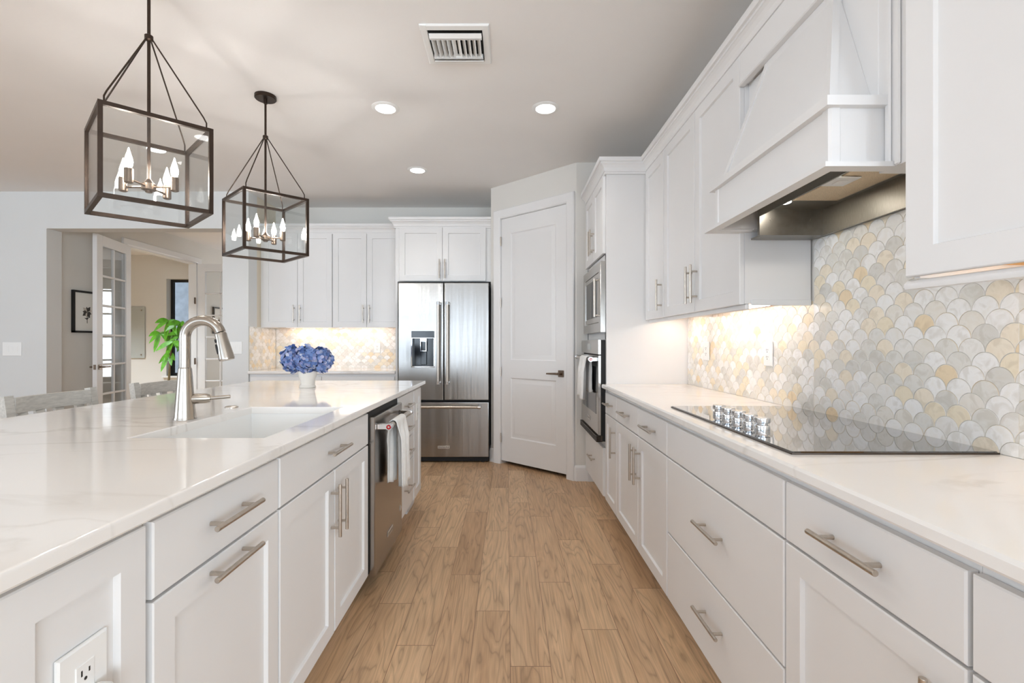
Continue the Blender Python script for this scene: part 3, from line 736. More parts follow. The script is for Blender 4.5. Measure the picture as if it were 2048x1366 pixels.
def towel(name, label, X, y0, y1, Z, rb, out, Lf, Lb, seed, group=None, spread=.5):
    rnd = random.Random(seed); ph = rnd.random()*6
    path = []
    nb, nf = 14, 20
    for i in range(nb+1): path.append((-out*(rb+.006), -Lb+Lb*i/nb, 'b'))
    for k in range(1, 8):
        a = PI-PI*k/8; path.append((out*math.cos(a)*(rb+.006), math.sin(a)*(rb+.006), 't'))
    for i in range(nf+1): path.append((out*(rb+.006), -Lf*i/nf, 'f'))
    nu = 26; vs, fs = [], []
    for (px_, pz, kd) in path:
        dpt = max(0, -pz)
        for j in range(nu+1):
            t = j/nu; ym = (y0+y1)/2
            wf_ = 1 - .12*min(1, dpt/.15) if kd == 'f' else 1-.25*min(1, dpt/.15)
            y = ym + (t-.5)*(y1-y0)*wf_
            amp = .013*min(1, dpt/.08)
            w = amp*math.sin(t*13+ph)+.4*amp*math.sin(t*27+ph*2+dpt*5)
            vs.append((X+px_+(w+amp*.7)*(out if kd == 'f' else -out*.7)+(out*.02*dpt*(1 if kd == 'f' else -.2)), y, Z+pz+(.008*math.sin(t*6+ph) if dpt > .1 else 0)))
    m = len(path)
    for i in range(m-1):
        for j in range(nu): fs.append((i*(nu+1)+j, i*(nu+1)+j+1, (i+1)*(nu+1)+j+1, (i+1)*(nu+1)+j))
    mb = MB(); mb.add(vs, fs)
    return tag(obj(name, mb, M['towel'], loc=(X, (y0+y1)/2, Z), ang=180, solid=.006), label, 'towel', group)
towel('hand_towel', 'white towel hanging over the dishwasher handle', xb, 2.40, 2.60, zb_, .0135, 1, .33, .31, 3)

# --- tower with microwave and oven
XT = .70; TY0, TY1 = 3.378, 4.172
tw = thing('oven_cabinet', 'tall white cabinet housing the microwave and wall oven', 'cabinet', (.98, 3.78, 0))
tb = MB()
tb.box(XT, XR-.001, TY0, TY0+.02, .1, 2.39); tb.box(XT, XR-.001, TY1-.02, TY1, 0, 2.39); tb.box(XR-.02, XR-.001, TY0+.02, TY1-.02, .1, 2.39)
tb.box(XT, XR-.02, TY0+.02, TY1-.02, 2.37, 2.39)
for z0, z1 in ((1.785, 1.83), (1.222, 1.283), (.44, .497), (.10, .12)): tb.box(XT, XR-.02, TY0+.02, TY1-.02, z0, z1)
for a, b in ((TY0+.02, TY0+.045), (TY1-.045, TY1-.02)): tb.box(XT, XT+.02, a, b, .12, 2.37)
obj('carcass', tb, M['cab'], tw)
obj('toe_kick', MB().box(XT+.06, XT+.075, TY0+.02, TY1-.02, 0, .1), M['cab'], tw)
XTF = .679
for a, b, s in ((TY0+.018, 3.776, -1), (3.776, TY1-.018, 1)):
    d = fr_x(tw, 'door', XTF, a, b, 1.832, 2.384, -1, 'shaker'); handle(d, (XTF, 3.776+s*.036, 1.985), (0, 0, 1), (-1, 0, 0))
d = fr_x(tw, 'drawer', XTF, TY0+.018, TY1-.018, .112, .455, -1, 'slab'); handle(d, (XTF, 3.776, .30), (0, 1, 0), (-1, 0, 0))
mw = thing('microwave', 'built-in stainless microwave above the wall oven', 'microwave', (.9, 3.78, 1.284))
obj('body', MB().box(.702, 1.15, TY0+.05, TY1-.05, 1.285, 1.783), M['blackm'], mw)
MY0, MY1 = TY0+.022, TY1-.022
tk = MB(); tk.panel((.662, MY0, 1.276), (0, 1, 0), (0, 0, 1), (-1, 0, 0), MY1-MY0, .505, [(.001, -.036), (0, -.035), (0, -.002), (.002, 0), (.068, 0), (.069, -.012)]); obj('trim_kit', tk, M['steel_oven'], mw)
tf = MB(); tf.panel((.664, MY0+.072, 1.348), (0, 1, 0), (0, 0, 1), (-1, 0, 0), MY1-MY0-.144, .362, [(.001, -.02), (0, -.004), (.003, 0), (.035, 0), (.036, -.003)]); mdoor = obj('door', tf, M['steel_oven'], mw)
obj('window', MB().box(.6655, .6665, MY0+.16, MY1-.115, 1.39, 1.67), M['black'], mdoor)
hh = MB(); hh.rod((.642, MY0+.125, 1.39), (.642, MY0+.125, 1.67), .009, 14)
for z in (1.40, 1.66): hh.rod((.642, MY0+.125, z), (.664, MY0+.125, z), .007, 10)
obj('handle', hh, M['nickel'], mdoor)
ov = thing('built_in_oven', 'stainless wall oven with towel over its handle', 'oven', (.9, 3.78, .497))
obj('body', MB().box(.665, .6995, TY0+.026, TY1-.026, .499, 1.220).box(.6995, 1.2, TY0+.05, TY1-.05, .499, 1.220), M['blackm'], ov)
OY0, OY1 = TY0+.02, TY1-.02; XO = .645
cp = MB(); cp.panel((XO, OY0, 1.118), (0, 1, 0), (0, 0, 1), (-1, 0, 0), OY1-OY0, .103, [(.001, -.02), (0, -.019), (0, -.002), (.002, 0), (.012, 0), (.013, -.001)]); cpo = obj('control_panel', cp, M['steel_oven'], ov)
obj('display', MB().box(XO-.0005, XO+.001, 3.70, 3.84, 1.15, 1.195), M['screen'], cpo)
od = MB(); od.panel((XO, OY0, .545), (0, 1, 0), (0, 0, 1), (-1, 0, 0), OY1-OY0, .563, [(.001, -.02), (0, -.019), (0, -.003), (.003, 0)]); odo = obj('door', od, M['steel_oven'], ov)
obj('window', MB().bbox(XO-.0015, XO+.001, OY0+.075, OY1-.075, .685, 1.03, .001), M['black'], odo)
xh, zh = .598, 1.082
hb = MB(); hb.rod((xh, OY0+.04, zh), (xh, OY1-.04, zh), .0125, 20); obj('handle', hb, M['nickel'], odo)
for yy in (OY0+.04, OY1-.04):
    q = MB(); q.bbox(xh, XO, yy-.012, yy+.012, zh-.014, zh+.014, .003); q.lathe([(.0165, -.016), (.0165, .016)], (xh, yy, zh), 24, 'y'); obj('handle_bracket', q, M['chrome'], odo)
medallion(odo, xh, OY0+.04, zh)
obj('badge', MB().bbox(XO-.003, XO-.0004, 3.72, 3.83, .60, .632, .001), M['badge'], odo)
text_part('badge_lettering', 'KitchenAid', .021, (XO-.003, 3.775, .616), (0, -1, 0), (0, 0, 1), (-1, 0, 0), M['blackm'], odo)
gr_ = MB(); gr_.box(XO-.012, XO+.03, OY0, OY1, .497, .501)
for k in range(3): gr_.box(XO-.012, XO+.02, OY0, OY1, .507+k*.012, .513+k*.012)
gr_.box(XO-.012, XO+.03, OY0, OY0+.006, .497, .54); obj('vent_grille', gr_, M['steel_dark'], ov)
towel('hand_towel', 'white hemmed towel hanging over the wall oven handle', xh, 3.52, 3.80, zh, .0125, -1, .30, .25, 9)

# --- right upper cabinets
XU, XUF, ZU0, ZU1 = .985, .971, 1.357, 2.396
crown = [(0, 2.384), (.010, 2.384), (.010, 2.400), (.016, 2.401), (.016, 2.410), (.020, 2.424), (.030, 2.438), (.040, 2.446), (.044, 2.447), (.044, 2.458), (.055, 2.460), (.058, 2.468), (.058, 2.487), (0, 2.487)]
def upper(label, y0, y1, far_end=True):
    r = thing('wall_cabinet', label, 'cabinet', (1.13, (y0+y1)/2, ZU0), 'wall cabinets of the cooktop run')
    mb = MB(); t = .016; e = .0004
    mb.box(XU+.006, XR-.008, y0+e, y0+t, ZU0+.004, 2.386); mb.box(XU+.006, XR-.008, y1-t, y1-e, ZU0+.004, 2.386)
    mb.box(XU+.006, XU+.022, y0+t, y1-t, ZU0+.004, 2.386); mb.box(XU+.022, XR-.008, y0+t, y1-t, 2.37, 2.386)
    obj('carcass', mb, M['cab'], r)
    obj('underside_panel', MB().box(XU+.022, XR-.008, y0+t, y1-t, ZU0+.018, ZU0+.03), M['maple'], r)
    obj('light_rail', MB().bbox(XU+.010, XU+.026, y0+e, y1-e, ZU0-.02, ZU0+.0035, .003), M['cab'], r)
    return r
u1 = upper('narrow white single-door wall cabinet beside the tall oven cabinet', 2.978, 3.372)
d = fr_x(u1, 'door', XUF, 2.978, 3.372, ZU0, ZU1, -1, 'shaker'); handle(d, (XUF, 3.016, 1.50), (0, 0, 1), (-1, 0, 0))
u2 = upper('white two-door wall cabinet between the range hood and the narrow cabinet', 2.0, 2.978)
for a, b, s in ((2.0, 2.487, -1), (2.487, 2.976, 1)):
    d = fr_x(u2, 'door', XUF, a, b, ZU0, ZU1, -1, 'shaker'); handle(d, (XUF, 2.487+s*.034, 1.50), (0, 0, 1), (-1, 0, 0))
obj('side_rail', MB().bbox(XU+.03, XR-.01, 1.992, 1.9995, ZU0-.004, ZU0+.02, .002), M['cab'], u2)
# nearest wall cabinet, its front turned slightly towards the wall
u3 = thing('wall_cabinet', 'white wall cabinet nearest the camera, at the top right corner', 'cabinet', (1.13, .95, ZU0), 'wall cabinets of the cooktop run')
an = math.radians(9.8); ca = V((.971, 1.174)); ud = V((math.sin(an), -math.cos(an))); un = V((-math.cos(an), -math.sin(an)))
NF = lambda u, z, k: (ca.x+ud.x*u+un.x*k, ca.y+ud.y*u+un.y*k, z)
LN = .52
c0 = NF(.0, 0, -.021); c1 = NF(LN, 0, -.021)
pb = MB(); pb.prism([(c0[0], 1.1735), (XR-.008, 1.1735), (XR-.008, c1[1]), (c1[0], c1[1])], 1.392, 2.386); obj('carcass', pb, M['cab'], u3)
obj('side_panel', MB().box(c0[0]+.005, XR-.008, 1.158, 1.1735, ZU0-.004, 1.3915), M['cab'], u3)
c0_ = NF(.02, 0, -.045); c1_ = NF(LN, 0, -.045)
obj('underside_panel', MB().prism([(c0_[0], 1.157), (XR-.01, 1.157), (XR-.01, c1_[1]), (c1_[0], c1_[1])], 1.384, 1.3915), M['maple'], u3)
dm = MB(); dm.panel(NF(.002, ZU0, 0), (ud.x, ud.y, 0), (0, 0, 1), (un.x, un.y, 0), LN-.004, ZU1-ZU0, SHAKER(.02, .066)); obj('door', dm, M['cab'], u3)
lr = MB(); lr.sweep([(0, -.034), (.010, -.034), (.013, -.028), (.013, -.022), (.004, -.014), (0, -.012), (-.012, -.012), (-.012, -.034)], [(LN, 0), (-.003, 0)], lambda a, b, c: NF(a, ZU0+.004+c, b-.016), side=-1)
obj('light_rail', lr, M['cab'], u3)
# crown over the whole right run
cr = MB(); e1 = NF(LN, 0, -.02)
cr.sweep(crown, [(XT-.004, TY1), (XT-.004, TY0-.004), (XU, TY0-.004), (XU, 1.174), (e1[0], e1[1])], side=-1)
struct('trim_6', cr, M['cab'], ang=14)

# --- range hood
HY0, HY1 = 1.28, 1.978; HX = .861
hd_ = thing('range_hood', 'white tapered wood range hood above the black cooktop', 'range hood', (1.1, 1.63, 1.66))
bk = MB()
bk.box(1.008, XR-.008, 1.1745, 1.30, 1.655, 2.386); bk.box(1.008, XR-.008, 1.96, 1.9995, 1.66, 2.386)
for y in (1.19, 1.225, 1.255): bk.bbox(1.000, 1.008, y, y+.018, 1.655, 2.25, .004)
bk.box(1.02, 1.035, 1.30, 1.96, 1.78, 2.386); obj('back_panel', bk, M['cab'], hd_)
sf = MB(); SS = .05
sf.bbox(1.0055, 1.0195, 1.30, 1.47, 1.845, 2.27, .002); sf.bbox(1.0055, 1.0195, 1.905, 1.96, 1.845, 2.27, .002); sf.bbox(1.0055, 1.0195, 1.47, 1.905, 2.21, 2.27, .002); obj('back_frame', sf, M['cab'], hd_)
fs_ = MB(); fs_.box(XUF, XU+.03, 1.1745, 1.9995, 2.275, 2.396); fs_.bbox(XUF-.010, XUF+.02, 1.1745, 1.9995, 2.262, 2.2755, .004); obj('fascia', fs_, M['cab'], hd_)
# tapered body
bd = MB(); zb0, zb1 = 1.842, 2.262
lo = [(.885, 1.315, zb0), (.885, 1.985, zb0), (1.005, 1.985, zb0), (1.005, 1.315, zb0)]
hi = [(.992, 1.455, zb1), (.992, 1.825, zb1), (1.005, 1.825, zb1), (1.005, 1.455, zb1)]
bd.add(lo+hi, [(0, 1, 5, 4), (1, 2, 6, 5), (2, 3, 7, 6), (3, 0, 4, 7), (0, 3, 2, 1), (4, 5, 6, 7)]); obj('tapered_body', bd, M['cab'], hd_)
cb_ = MB()
for i in (0, 1):
    a, b2 = V(lo[i]), V(hi[i]); cb_.bar(a+V((.006, .006*(1-2*i), 0)), b2+V((.006, .006*(1-2*i), 0)), .022, (1, 0, 0), .022)
cb_.box(.985, 1.005, 1.44, 1.84, 2.205, 2.2615); obj('corner_batten', cb_, M['cab'], hd_)
# lower band: three boards, top and bottom mouldings
bn = MB(); bz0, bz1 = 1.665, 1.83; t = .018
bn.box(HX, HX+t, HY0, HY1, bz0, bz1); bn.box(HX+t, 1.008, HY0, HY0+t, bz0, bz1); bn.box(HX+t, 1.008, HY1-t, HY1, bz0, bz1); obj('band', bn, M['cab'], hd_)
for ya_, yb_ in ((HY0-.004, HY0+.03), (HY1-.03, HY1+.004)): obj('corner_post', MB().bbox(HX-.004, HX+.03, ya_, yb_, bz0, bz1, .006), M['cab'], hd_)
tm = MB(); cpath = [(1.008, HY1), (HX, HY1), (HX, HY0), (1.008, HY0)]
tm.sweep([(-.02, 1.822), (.004, 1.822), (.014, 1.832), (.016, 1.848), (-.02, 1.848)], cpath, side=1); tm.box(HX+.0, 1.008, HY0, HY1, 1.828, 1.842); obj('top_molding', tm, M['cab'], hd_)
bm_ = MB(); bm_.sweep([(-.035, 1.655), (.004, 1.655), (.010, 1.662), (.008, 1.672), (.0, 1.68), (-.035, 1.668)], cpath, side=1); obj('bottom_molding', bm_, M['cab'], hd_)
# insert
obj('top_board', MB().box(HX+t, 1.0, HY0+t, HY1-t, 1.79, 1.80), M['cab'], hd_)
ins = MB(); ins.box(1.0, 1.25, HY0+t, 1.90, 1.727, 1.76); ins.box(1.0, 1.006, HY0+t, 1.90, 1.70, 1.727); obj('insert', ins, M['linerm'], hd_)
sk_ = MB(); sk_.box(1.25, 1.262, 1.2, 1.915, 1.622, 1.78); sk_.box(1.0, 1.25, 1.90, 1.915, 1.624, 1.78); sk_.box(1.012, 1.262, 1.915, 1.991, 1.624, 1.63)
for x in (1.045, 1.205): sk_.rod((x, 1.9005, 1.685), (x, 1.897, 1.685), .0055, 12)
obj('liner', sk_, M['linerm'], hd_)
obj('filter_frame', MB().bbox(1.04, 1.225, HY0+.03, 1.775, 1.7225, 1.7268, .002), M['nickel'], hd_)
ft = MB(); ft.bbox(1.05, 1.212, HY0+.035, 1.762, 1.719, 1.7224, .002); obj('grease_filter', ft, noise_mat('filter_mesh', (226, 206, 176), .5, .5, var=.2, scale=420), hd_)
cw = MB(); cw.bbox(1.03, 1.11, 1.50, 1.585, 1.7135, 1.7188, .002); cw.bbox(1.055, 1.085, 1.525, 1.56, 1.711, 1.7136, .001); obj('control_panel', cw, M['plastic'], hd_)
for y in (HY0+.12, 1.80):
    lp = MB(); lp.lathe([(.027, 1.7268), (.027, 1.722), (.0, 1.722)], (1.035, y, 0), 24); obj('lamp_lens', lp, M['hoodlamp'], hd_)

# --- under cabinet led bars
def led(label, x0, x1, y0, y1, z, m='strip'): tag(obj('led_light_bar', MB().box(x0, x1, y0, y1, z, z+.012, 0), [M[m]], loc=((x0+x1)/2, (y0+y1)/2, z)), label, 'light', 'led bars under the wall cabinets')
led('glowing led bar under the two-door wall cabinet by the hood', 1.12, 1.16, 2.08, 2.85, ZU0+.005)
led('glowing led bar under the narrow wall cabinet by the oven tower', 1.12, 1.16, 3.05, 3.30, ZU0+.005)
led('glowing led bar under the nearest wall cabinet', 1.20, 1.24, .75, 1.06, 1.371)
led('glowing led bar under the wall cabinets left of the fridge', -2.5, -1.35, 5.40, 5.44, ZU0+.016, 'strip_back')

# ------------------------------------------------------------------ backsplashes of fish-scale tile
def clip(poly, x0, x1, y0, y1):
    for ax_, lim, sg in ((0, x0, 1), (0, x1, -1), (1, y0, 1), (1, y1, -1)):
        out = []
        for i in range(len(poly)):
            a, b = poly[i-1], poly[i]
            ia, ib = (a[ax_]-lim)*sg >= 0, (b[ax_]-lim)*sg >= 0
            if ia != ib:
                t_ = (lim-a[ax_])/(b[ax_]-a[ax_]); out.append((a[0]+(b[0]-a[0])*t_, a[1]+(b[1]-a[1])*t_))
            if ib: out.append(b)
        poly = out
        if len(poly) < 3: return []
    return poly
def backsplash(label, rects, fr, loc, r_=.0375):
    """rects in wall coordinates; fr(u, z, n)"""
    mb = MB()
    g_ = .0010; R_ = r_-g_
    shape = [(R_*math.cos(PI*k/12), R_*math.sin(PI*k/12)) for k in range(13)]
    RR = r_+g_*.4
    shape += [(-r_+RR*math.sin(PI/2*k/6)+0, -r_+RR*math.cos(PI/2*k/6)) for k in range(1, 7)]
    shape += [(r_-RR*math.cos(PI/2*k/6), -r_+RR*math.sin(PI/2*k/6)) for k in range(1, 6)]
    for (u0, u1, z0, z1) in rects:
        mb.box(u0, u1, z0, z1, .0008, .003, 1, fr)
        j = -1
        while .91+j*r_ < z1+r_:
            z = .91+j*r_; ii = math.floor(u0/(2*r_))-1
            while ii*2*r_ < u1+2*r_:
                u = ii*2*r_+(r_ if j % 2 else 0)
                p = clip([(u+a, z+b_) for a, b_ in shape], u0, u1, z0, z1)
                if len(p) > 2:
                    tl = random.uniform(-.0004, .0004)
                    n_ = len(p); cxx = sum(q[0] for q in p)/n_; czz = sum(q[1] for q in p)/n_
                    vs = [fr(a, b_, .0029) for a, b_ in p]+[fr(a, b_, .0040+tl) for a, b_ in p]+[fr(cxx+(a-cxx)*.975, czz+(b_-czz)*.975, .0045+tl) for a, b_ in p]
                    mb.add(vs, [tuple(range(2*n_, 3*n_))]+[(i, (i+1) % n_, n_+(i+1) % n_, n_+i) for i in range(n_)]+[(n_+i, n_+(i+1) % n_, 2*n_+(i+1) % n_, 2*n_+i) for i in range(n_)], 0)
                ii += 1
            j += 1
    return tag(obj('tile_backsplash', mb, [M['tile'], M['grout']], loc=loc, ang=25), label, 'backsplash')
backsplash('fish-scale stone tile backsplash behind the black cooktop', [(.25, 1.19, .9105, 1.41), (1.19, 1.985, .9105, 1.6225), (1.985, 3.372, .9105, 1.372)], lambda u, z, n: (XR-n, u, z), (XR, 1.8, .91))
backsplash('fish-scale tile backsplash behind the flowers, left of the fridge', [(XS+.008, -1.152, .9105, 1.372)], lambda u, z, n: (u, YB-n, z), (-1.9, YB, .91))
backsplash('narrow tiled return beside the opening wall', [(4.985, YB-.0075, .9105, 1.372)], lambda u, z, n: (XS+n, u, z), (XS, 5.2, .91))

# ------------------------------------------------------------------ back wall cabinets, fridge
YBF = 4.945
bc = thing('base_cabinet', 'white base cabinet on the back wall left of the fridge', 'cabinet', (-1.9, 5.25, 0))
mb = MB(); mb.box(XS+.004, -1.153, YBF+.045, YBF+.06, .1, ZC); mb.box(XS+.004, XS+.02, YBF+.06, YB-.002, .1, ZC); mb.box(-1.169, -1.153, YBF+.06, YB-.002, .1, ZC); mb.box(XS+.02, -1.169, YBF+.06, YB-.002, .1, .116); obj('carcass', mb, M['cab'], bc)
obj('toe_kick', MB().box(XS+.02, -1.16, YBF+.11, YBF+.125, 0, .1), M['cab'], bc)
xs = [XS+.02, -1.92, -1.165]
for a, b in zip(xs, xs[1:]):
    d = fr_y(bc, 'drawer', YBF+.024, a, b, ZD, ZT, 'slab'); handle(d, ((a+b)/2, YBF+.024, .785), (1, 0, 0), (0, -1, 0))
    for s in (0, 1):
        m_ = (a+b)/2; aa, bb = ((a, m_), (m_, b))[s]
        d = fr_y(bc, 'door', YBF+.024, aa, bb, .1, ZD-.003, 'shaker'); handle(d, (m_+(-.035 if s == 0 else .035), YBF+.024, .56), (0, 0, 1), (0, -1, 0))
tag(obj('countertop', slab_profile_box(MB(), XS+.0005, -1.1515, YBF, YB-.0005, ZC+.0005, .91), M['quartz'], loc=(-1.9, 5.25, .88)), 'short white quartz countertop left of the fridge', 'countertop')
def bupper(label, x0, x1):
    r = thing('wall_cabinet', label, 'cabinet', ((x0+x1)/2, 5.4, ZU0), 'wall cabinets left of the fridge')
    mb = MB(); Y0, Y1, t, e = 5.233, YB-.008, .016, .0005
    mb.box(x0+e, x0+t, Y0, Y1, ZU0+.01, 2.386); mb.box(x1-t, x1-e, Y0, Y1, ZU0+.01, 2.386); mb.box(x0+t, x1-t, Y0, Y0+t, ZU0+.01, 2.386); mb.box(x0+t, x1-t, Y0+t, Y1, 2.37, 2.386); obj('carcass', mb, M['cab'], r)
    obj('underside_panel', MB().box(x0+t, x1-t, Y0+t, Y1, ZU0+.03, ZU0+.042), M['maple'], r)
    m_ = (x0+x1)/2
    for aa, bb, s in ((x0+.003, m_, -1), (m_, x1-.003, 1)):
        d = fr_y(r, 'door', 5.212, aa, bb, ZU0+.012, 2.394, 'shaker'); handle(d, (m_+s*.034, 5.212, 1.515), (0, 0, 1), (0, -1, 0))
bupper('white two-door wall cabinet above the blue flowers, beside the tiled return', -2.655, -1.897)
bupper('white two-door wall cabinet right next to the fridge cabinet', -1.897, -1.153)
struct('trim_7', MB().sweep(crown, [(XS, 5.225), (-1.150, 5.225)], side=-1), M['cab'], ang=14)
struct('trim_8', MB().box(XS+.0005, -2.656, 5.225, 5.24, ZU0+.01, 2.386), M['cab'], ang=14)
# cabinet over the fridge with its tall side panel
fc_ = thing('fridge_cabinet', 'white two-door cabinet above the stainless fridge', 'cabinet', (-.66, 5.25, 1.82))
YF = 4.955
mb = MB(); mb.box(-1.150, -1.128, YF, YB-.001, 0, 2.386); obj('side_panel', mb, M['cab'], fc_)
mb = MB(); mb.box(-1.128, -.1635, YF, YF+.018, 1.834, 2.386); mb.box(-1.128, -.1635, YF+.018, YB-.001, 1.834, 1.852); mb.box(-1.128, -.1635, YF+.018, YB-.001, 2.368, 2.386); obj('carcass', mb, M['cab'], fc_)
mx_ = -.664
for aa, bb, s in ((-1.112, mx_, -1), (mx_, -.216, 1)):
    d = fr_y(fc_, 'door', YF-.021, aa, bb, 1.836, 2.390, 'shaker'); handle(d, (mx_+s*.028, YF-.021, 1.96), (0, 0, 1), (0, -1, 0), .195)
struct('trim_9', MB().sweep(crown, [(-1.152, 5.22), (-1.152, YF-.003), (-.1635, YF-.003)], side=-1), M['cab'], ang=14)

FX0, FX1, FY = -1.088, -.182, 4.80
fg = thing('refrigerator', 'stainless french-door refrigerator with a water dispenser', 'refrigerator', (-.635, 5.2, 0))
obj('body', MB().box(FX0+.008, FX1+.006, FY+.07, 5.5, .03, 1.79), M['blackm'], fg)
kg = MB(); kg.box(FX0+.01, FX1-.005, FY+.035, FY+.07, .012, .05)
for x in (FX0+.05, FX1-.06): kg.lathe([(.02, 0), (.02, .02)], (x, FY+.06, 0), 14)
obj('kick_grille', kg, M['blackm'], fg)
FM = -.632
FR = [(.001, -.06), (0, -.058), (0, -.008), (.003, -.002), (.008, 0)]
DZ0, DZ1 = .628, 1.803
# dispenser opening in the left door
dx0, dx1, dz0_, dz1_ = -.955, -.727, .967, 1.319
ld = MB()
def fridge_door(mb, x0, x1, z0, z1, hole=None):
    if not hole: return mb.panel((x0, FY, z0), (1, 0, 0), (0, 0, 1), (0, -1, 0), x1-x0, z1-z0, FR)
    hx0, hx1, hz0, hz1 = hole
    rs = []
    for i, d in FR: rs.append([(x0+i, FY-d, z0+i), (x1-i, FY-d, z0+i), (x1-i, FY-d, z1-i), (x0+i, FY-d, z1-i)])
    rs.append([(hx0, FY, hz0), (hx1, FY, hz0), (hx1, FY, hz1), (hx0, FY, hz1)])
    rs.append([(hx0, FY+.05, hz0), (hx1, FY+.05, hz0), (hx1, FY+.05, hz1), (hx0, FY+.05, hz1)])
    vs = [p for q in rs for p in q]; n = len(rs)
    fs = [(k*4+j, k*4+(j+1) % 4, k*4+4+(j+1) % 4, k*4+4+j) for k in range(n-1) for j in range(4)]
    fs.append((3, 2, 1, 0)); mb.add(vs, fs); return mb
l_ = obj('door', fridge_door(MB(), FX0, FM-.003, DZ0, DZ1, (dx0, dx1, dz0_, dz1_)), M['steel'], fg)
r_ = obj('door', fridge_door(MB(), FM+.003, FX1, DZ0, DZ1), M['steel'], fg)
z_ = obj('freezer_drawer', fridge_door(MB(), FX0, FX1, .058, .608), M['steel'], fg)
def fhandle(parent, a, b):
    a, b = V(a), V(b); t = (b-a).normalized()
    mb = MB(); mb.rod(a, b, .0135, 20); obj('handle', mb, M['nickel'], parent)
    for p in (a, b):
        q = MB(); q.rod(p-t*.014, p+t*.014, .0165, 20); q.rod(p, (p.x, FY, p.z), .012, 14); obj('handle_cap', q, M['chrome'], parent)
fhandle(l_, (-.681, FY-.055, .805), (-.681, FY-.055, 1.595))
fhandle(r_, (-.590, FY-.055, .805), (-.590, FY-.055, 1.595))
fhandle(z_, (-.975, FY-.055, .565), (-.275, FY-.055, .565))
dp = MB(); dp.bbox(dx0, dx1, FY-.006, FY+.02, 1.254, dz1_, .003); obj('dispenser_panel', dp, M['black'], l_)
dp = MB(); dp.box(dx0, dx1, FY+.045, FY+.0499, dz0_, 1.254); dp.box(dx0, dx0+.012, FY, FY+.045, dz0_, 1.254); dp.box(dx1-.012, dx1, FY, FY+.045, dz0_, 1.254); dp.box(dx0, dx1, FY, FY+.045, dz0_, dz0_+.008); obj('dispenser_recess', dp, M['black'], l_)
dp = MB()
for x in (dx0-.004, dx1-.008): dp.bbox(x, x+.012, FY-.006, FY+.004, dz0_-.008, 1.252, .002)
dp.bbox(dx0-.004, dx1+.004, FY-.006, FY+.004, dz0_-.012, dz0_, .002); dp.bbox(dx0, dx1, FY-.007, FY+.004, 1.248, 1.254, .001); obj('dispenser_trim', dp, M['chrome'], l_)
dp = MB(); xm = -.838; dp.bbox(xm-.035, xm+.035, FY+.0, FY+.04, 1.212, 1.248, .004); dp.bbox(xm-.032, xm-.024, FY+.002, FY+.02, 1.12, 1.212, .002); dp.bbox(xm+.024, xm+.032, FY+.002, FY+.02, 1.12, 1.212, .002); dp.bbox(xm-.032, xm+.032, FY+.002, FY+.02, 1.115, 1.123, .002); obj('dispenser_lever', dp, M['chrome'], l_)
dp = MB(); dp.bbox(xm-.03, xm+.03, FY+.03, FY+.042, .98, 1.112, .004); obj('dispenser_paddle', dp, M['black'], l_)
bx = -.632
obj('badge', MB().bbox(bx-.06, bx+.06, FY-.003, FY-.0004, .145, .172, .001), M['badge'], z_)
text_part('badge_lettering', 'KitchenAid', .023, (bx, FY-.003, .1585), (1, 0, 0), (0, 0, 1), (0, -1, 0), M['blackm'], z_)

# ------------------------------------------------------------------ outlets and switches
def plate(name, label, c, u, n, w, h, kind, gang=1, group=None):
    c, u, n = V(c), V(u), V(n); v = V((0, 0, 1))
    fr = lambda a, b, d: tuple(c+u*a+v*b+n*d)
    r = thing(name, label, 'switch' if 'switch' in name else 'outlet', tuple(c), group)
    mb = MB(); mb.panel(fr(-w/2, -h/2, .0005), u, v, n, w, h, [(0, 0), (0, .0035), (.003, .006)]); obj('cover_plate', mb, M['plastic'], r)
    pitch = .046
    for k in range(gang):
        a0 = (k-(gang-1)/2)*pitch
        q = MB(); q.panel(fr(a0-.0165, -.0335, .006), u, v, n, .033, .067, [(0, 0), (0, .0012), (.001, .002)]); ins_ = obj('rocker' if kind == 'switch' else 'receptacle', q, M['plastic'], r)
        if kind == 'outlet':
            q = MB()
            for s in (-1, 1):
                b0 = s*.017
                q.box(a0-.008, a0-.0055, b0-.002, b0+.007, .0079, .0084, 0, fr); q.box(a0+.0055, a0+.008, b0-.001, b0+.006, .0079, .0084, 0, fr)
                q.prism([(a0+.0028*math.cos(k2*PI/5), b0-.008+.0028*math.sin(k2*PI/5)) for k2 in range(10)], .0079, .0084, 0, fr)
            obj('socket_slots', q, M['dark'], ins_)
    return r
XT_ = XR-.0075
plate('outlet', 'white outlet plate on the tile nearest the oven tower', (XT_, 3.04, 1.147), (0, -1, 0), (-1, 0, 0), .075, .118, 'outlet')
plate('outlet', 'white outlet plate on the tile just beyond the cooktop knobs', (XT_, 2.322, 1.145), (0, -1, 0), (-1, 0, 0), .075, .118, 'outlet')
plate('outlet', 'white outlet plate on the tile between flowers and fridge', (-1.50, YB-.0075, 1.145), (1, 0, 0), (0, -1, 0), .075, .118, 'outlet')
plate('outlet', 'white outlet plate on the far end panel of the island', (XLF-.004, 3.49, .70), (0, 1, 0), (1, 0, 0), .075, .118, 'outlet')
oc = plate('outlet', 'large white outlet plate on the near island panel at lower left', (XLF-.009, .745, .667), (0, 1, 0), (1, 0, 0), .088, .124, 'outlet')
pg = MB(); pg.lathe([(.019, 0), (.021, .004), (.021, .018), (.017, .026), (.0, .027)], (XLF-.0005, .757, .637), 24, 'x')
tag(obj('plug', pg, M['plastic'], loc=(XLF, .757, .637)), 'round white plug in the island outlet', 'plug')
plate('light_switch', 'wide white three-gang light switch on the wall at far left', (-5.125, YW-.0005, 1.138), (1, 0, 0), (0, -1, 0), .195, .142, 'switch', 3)
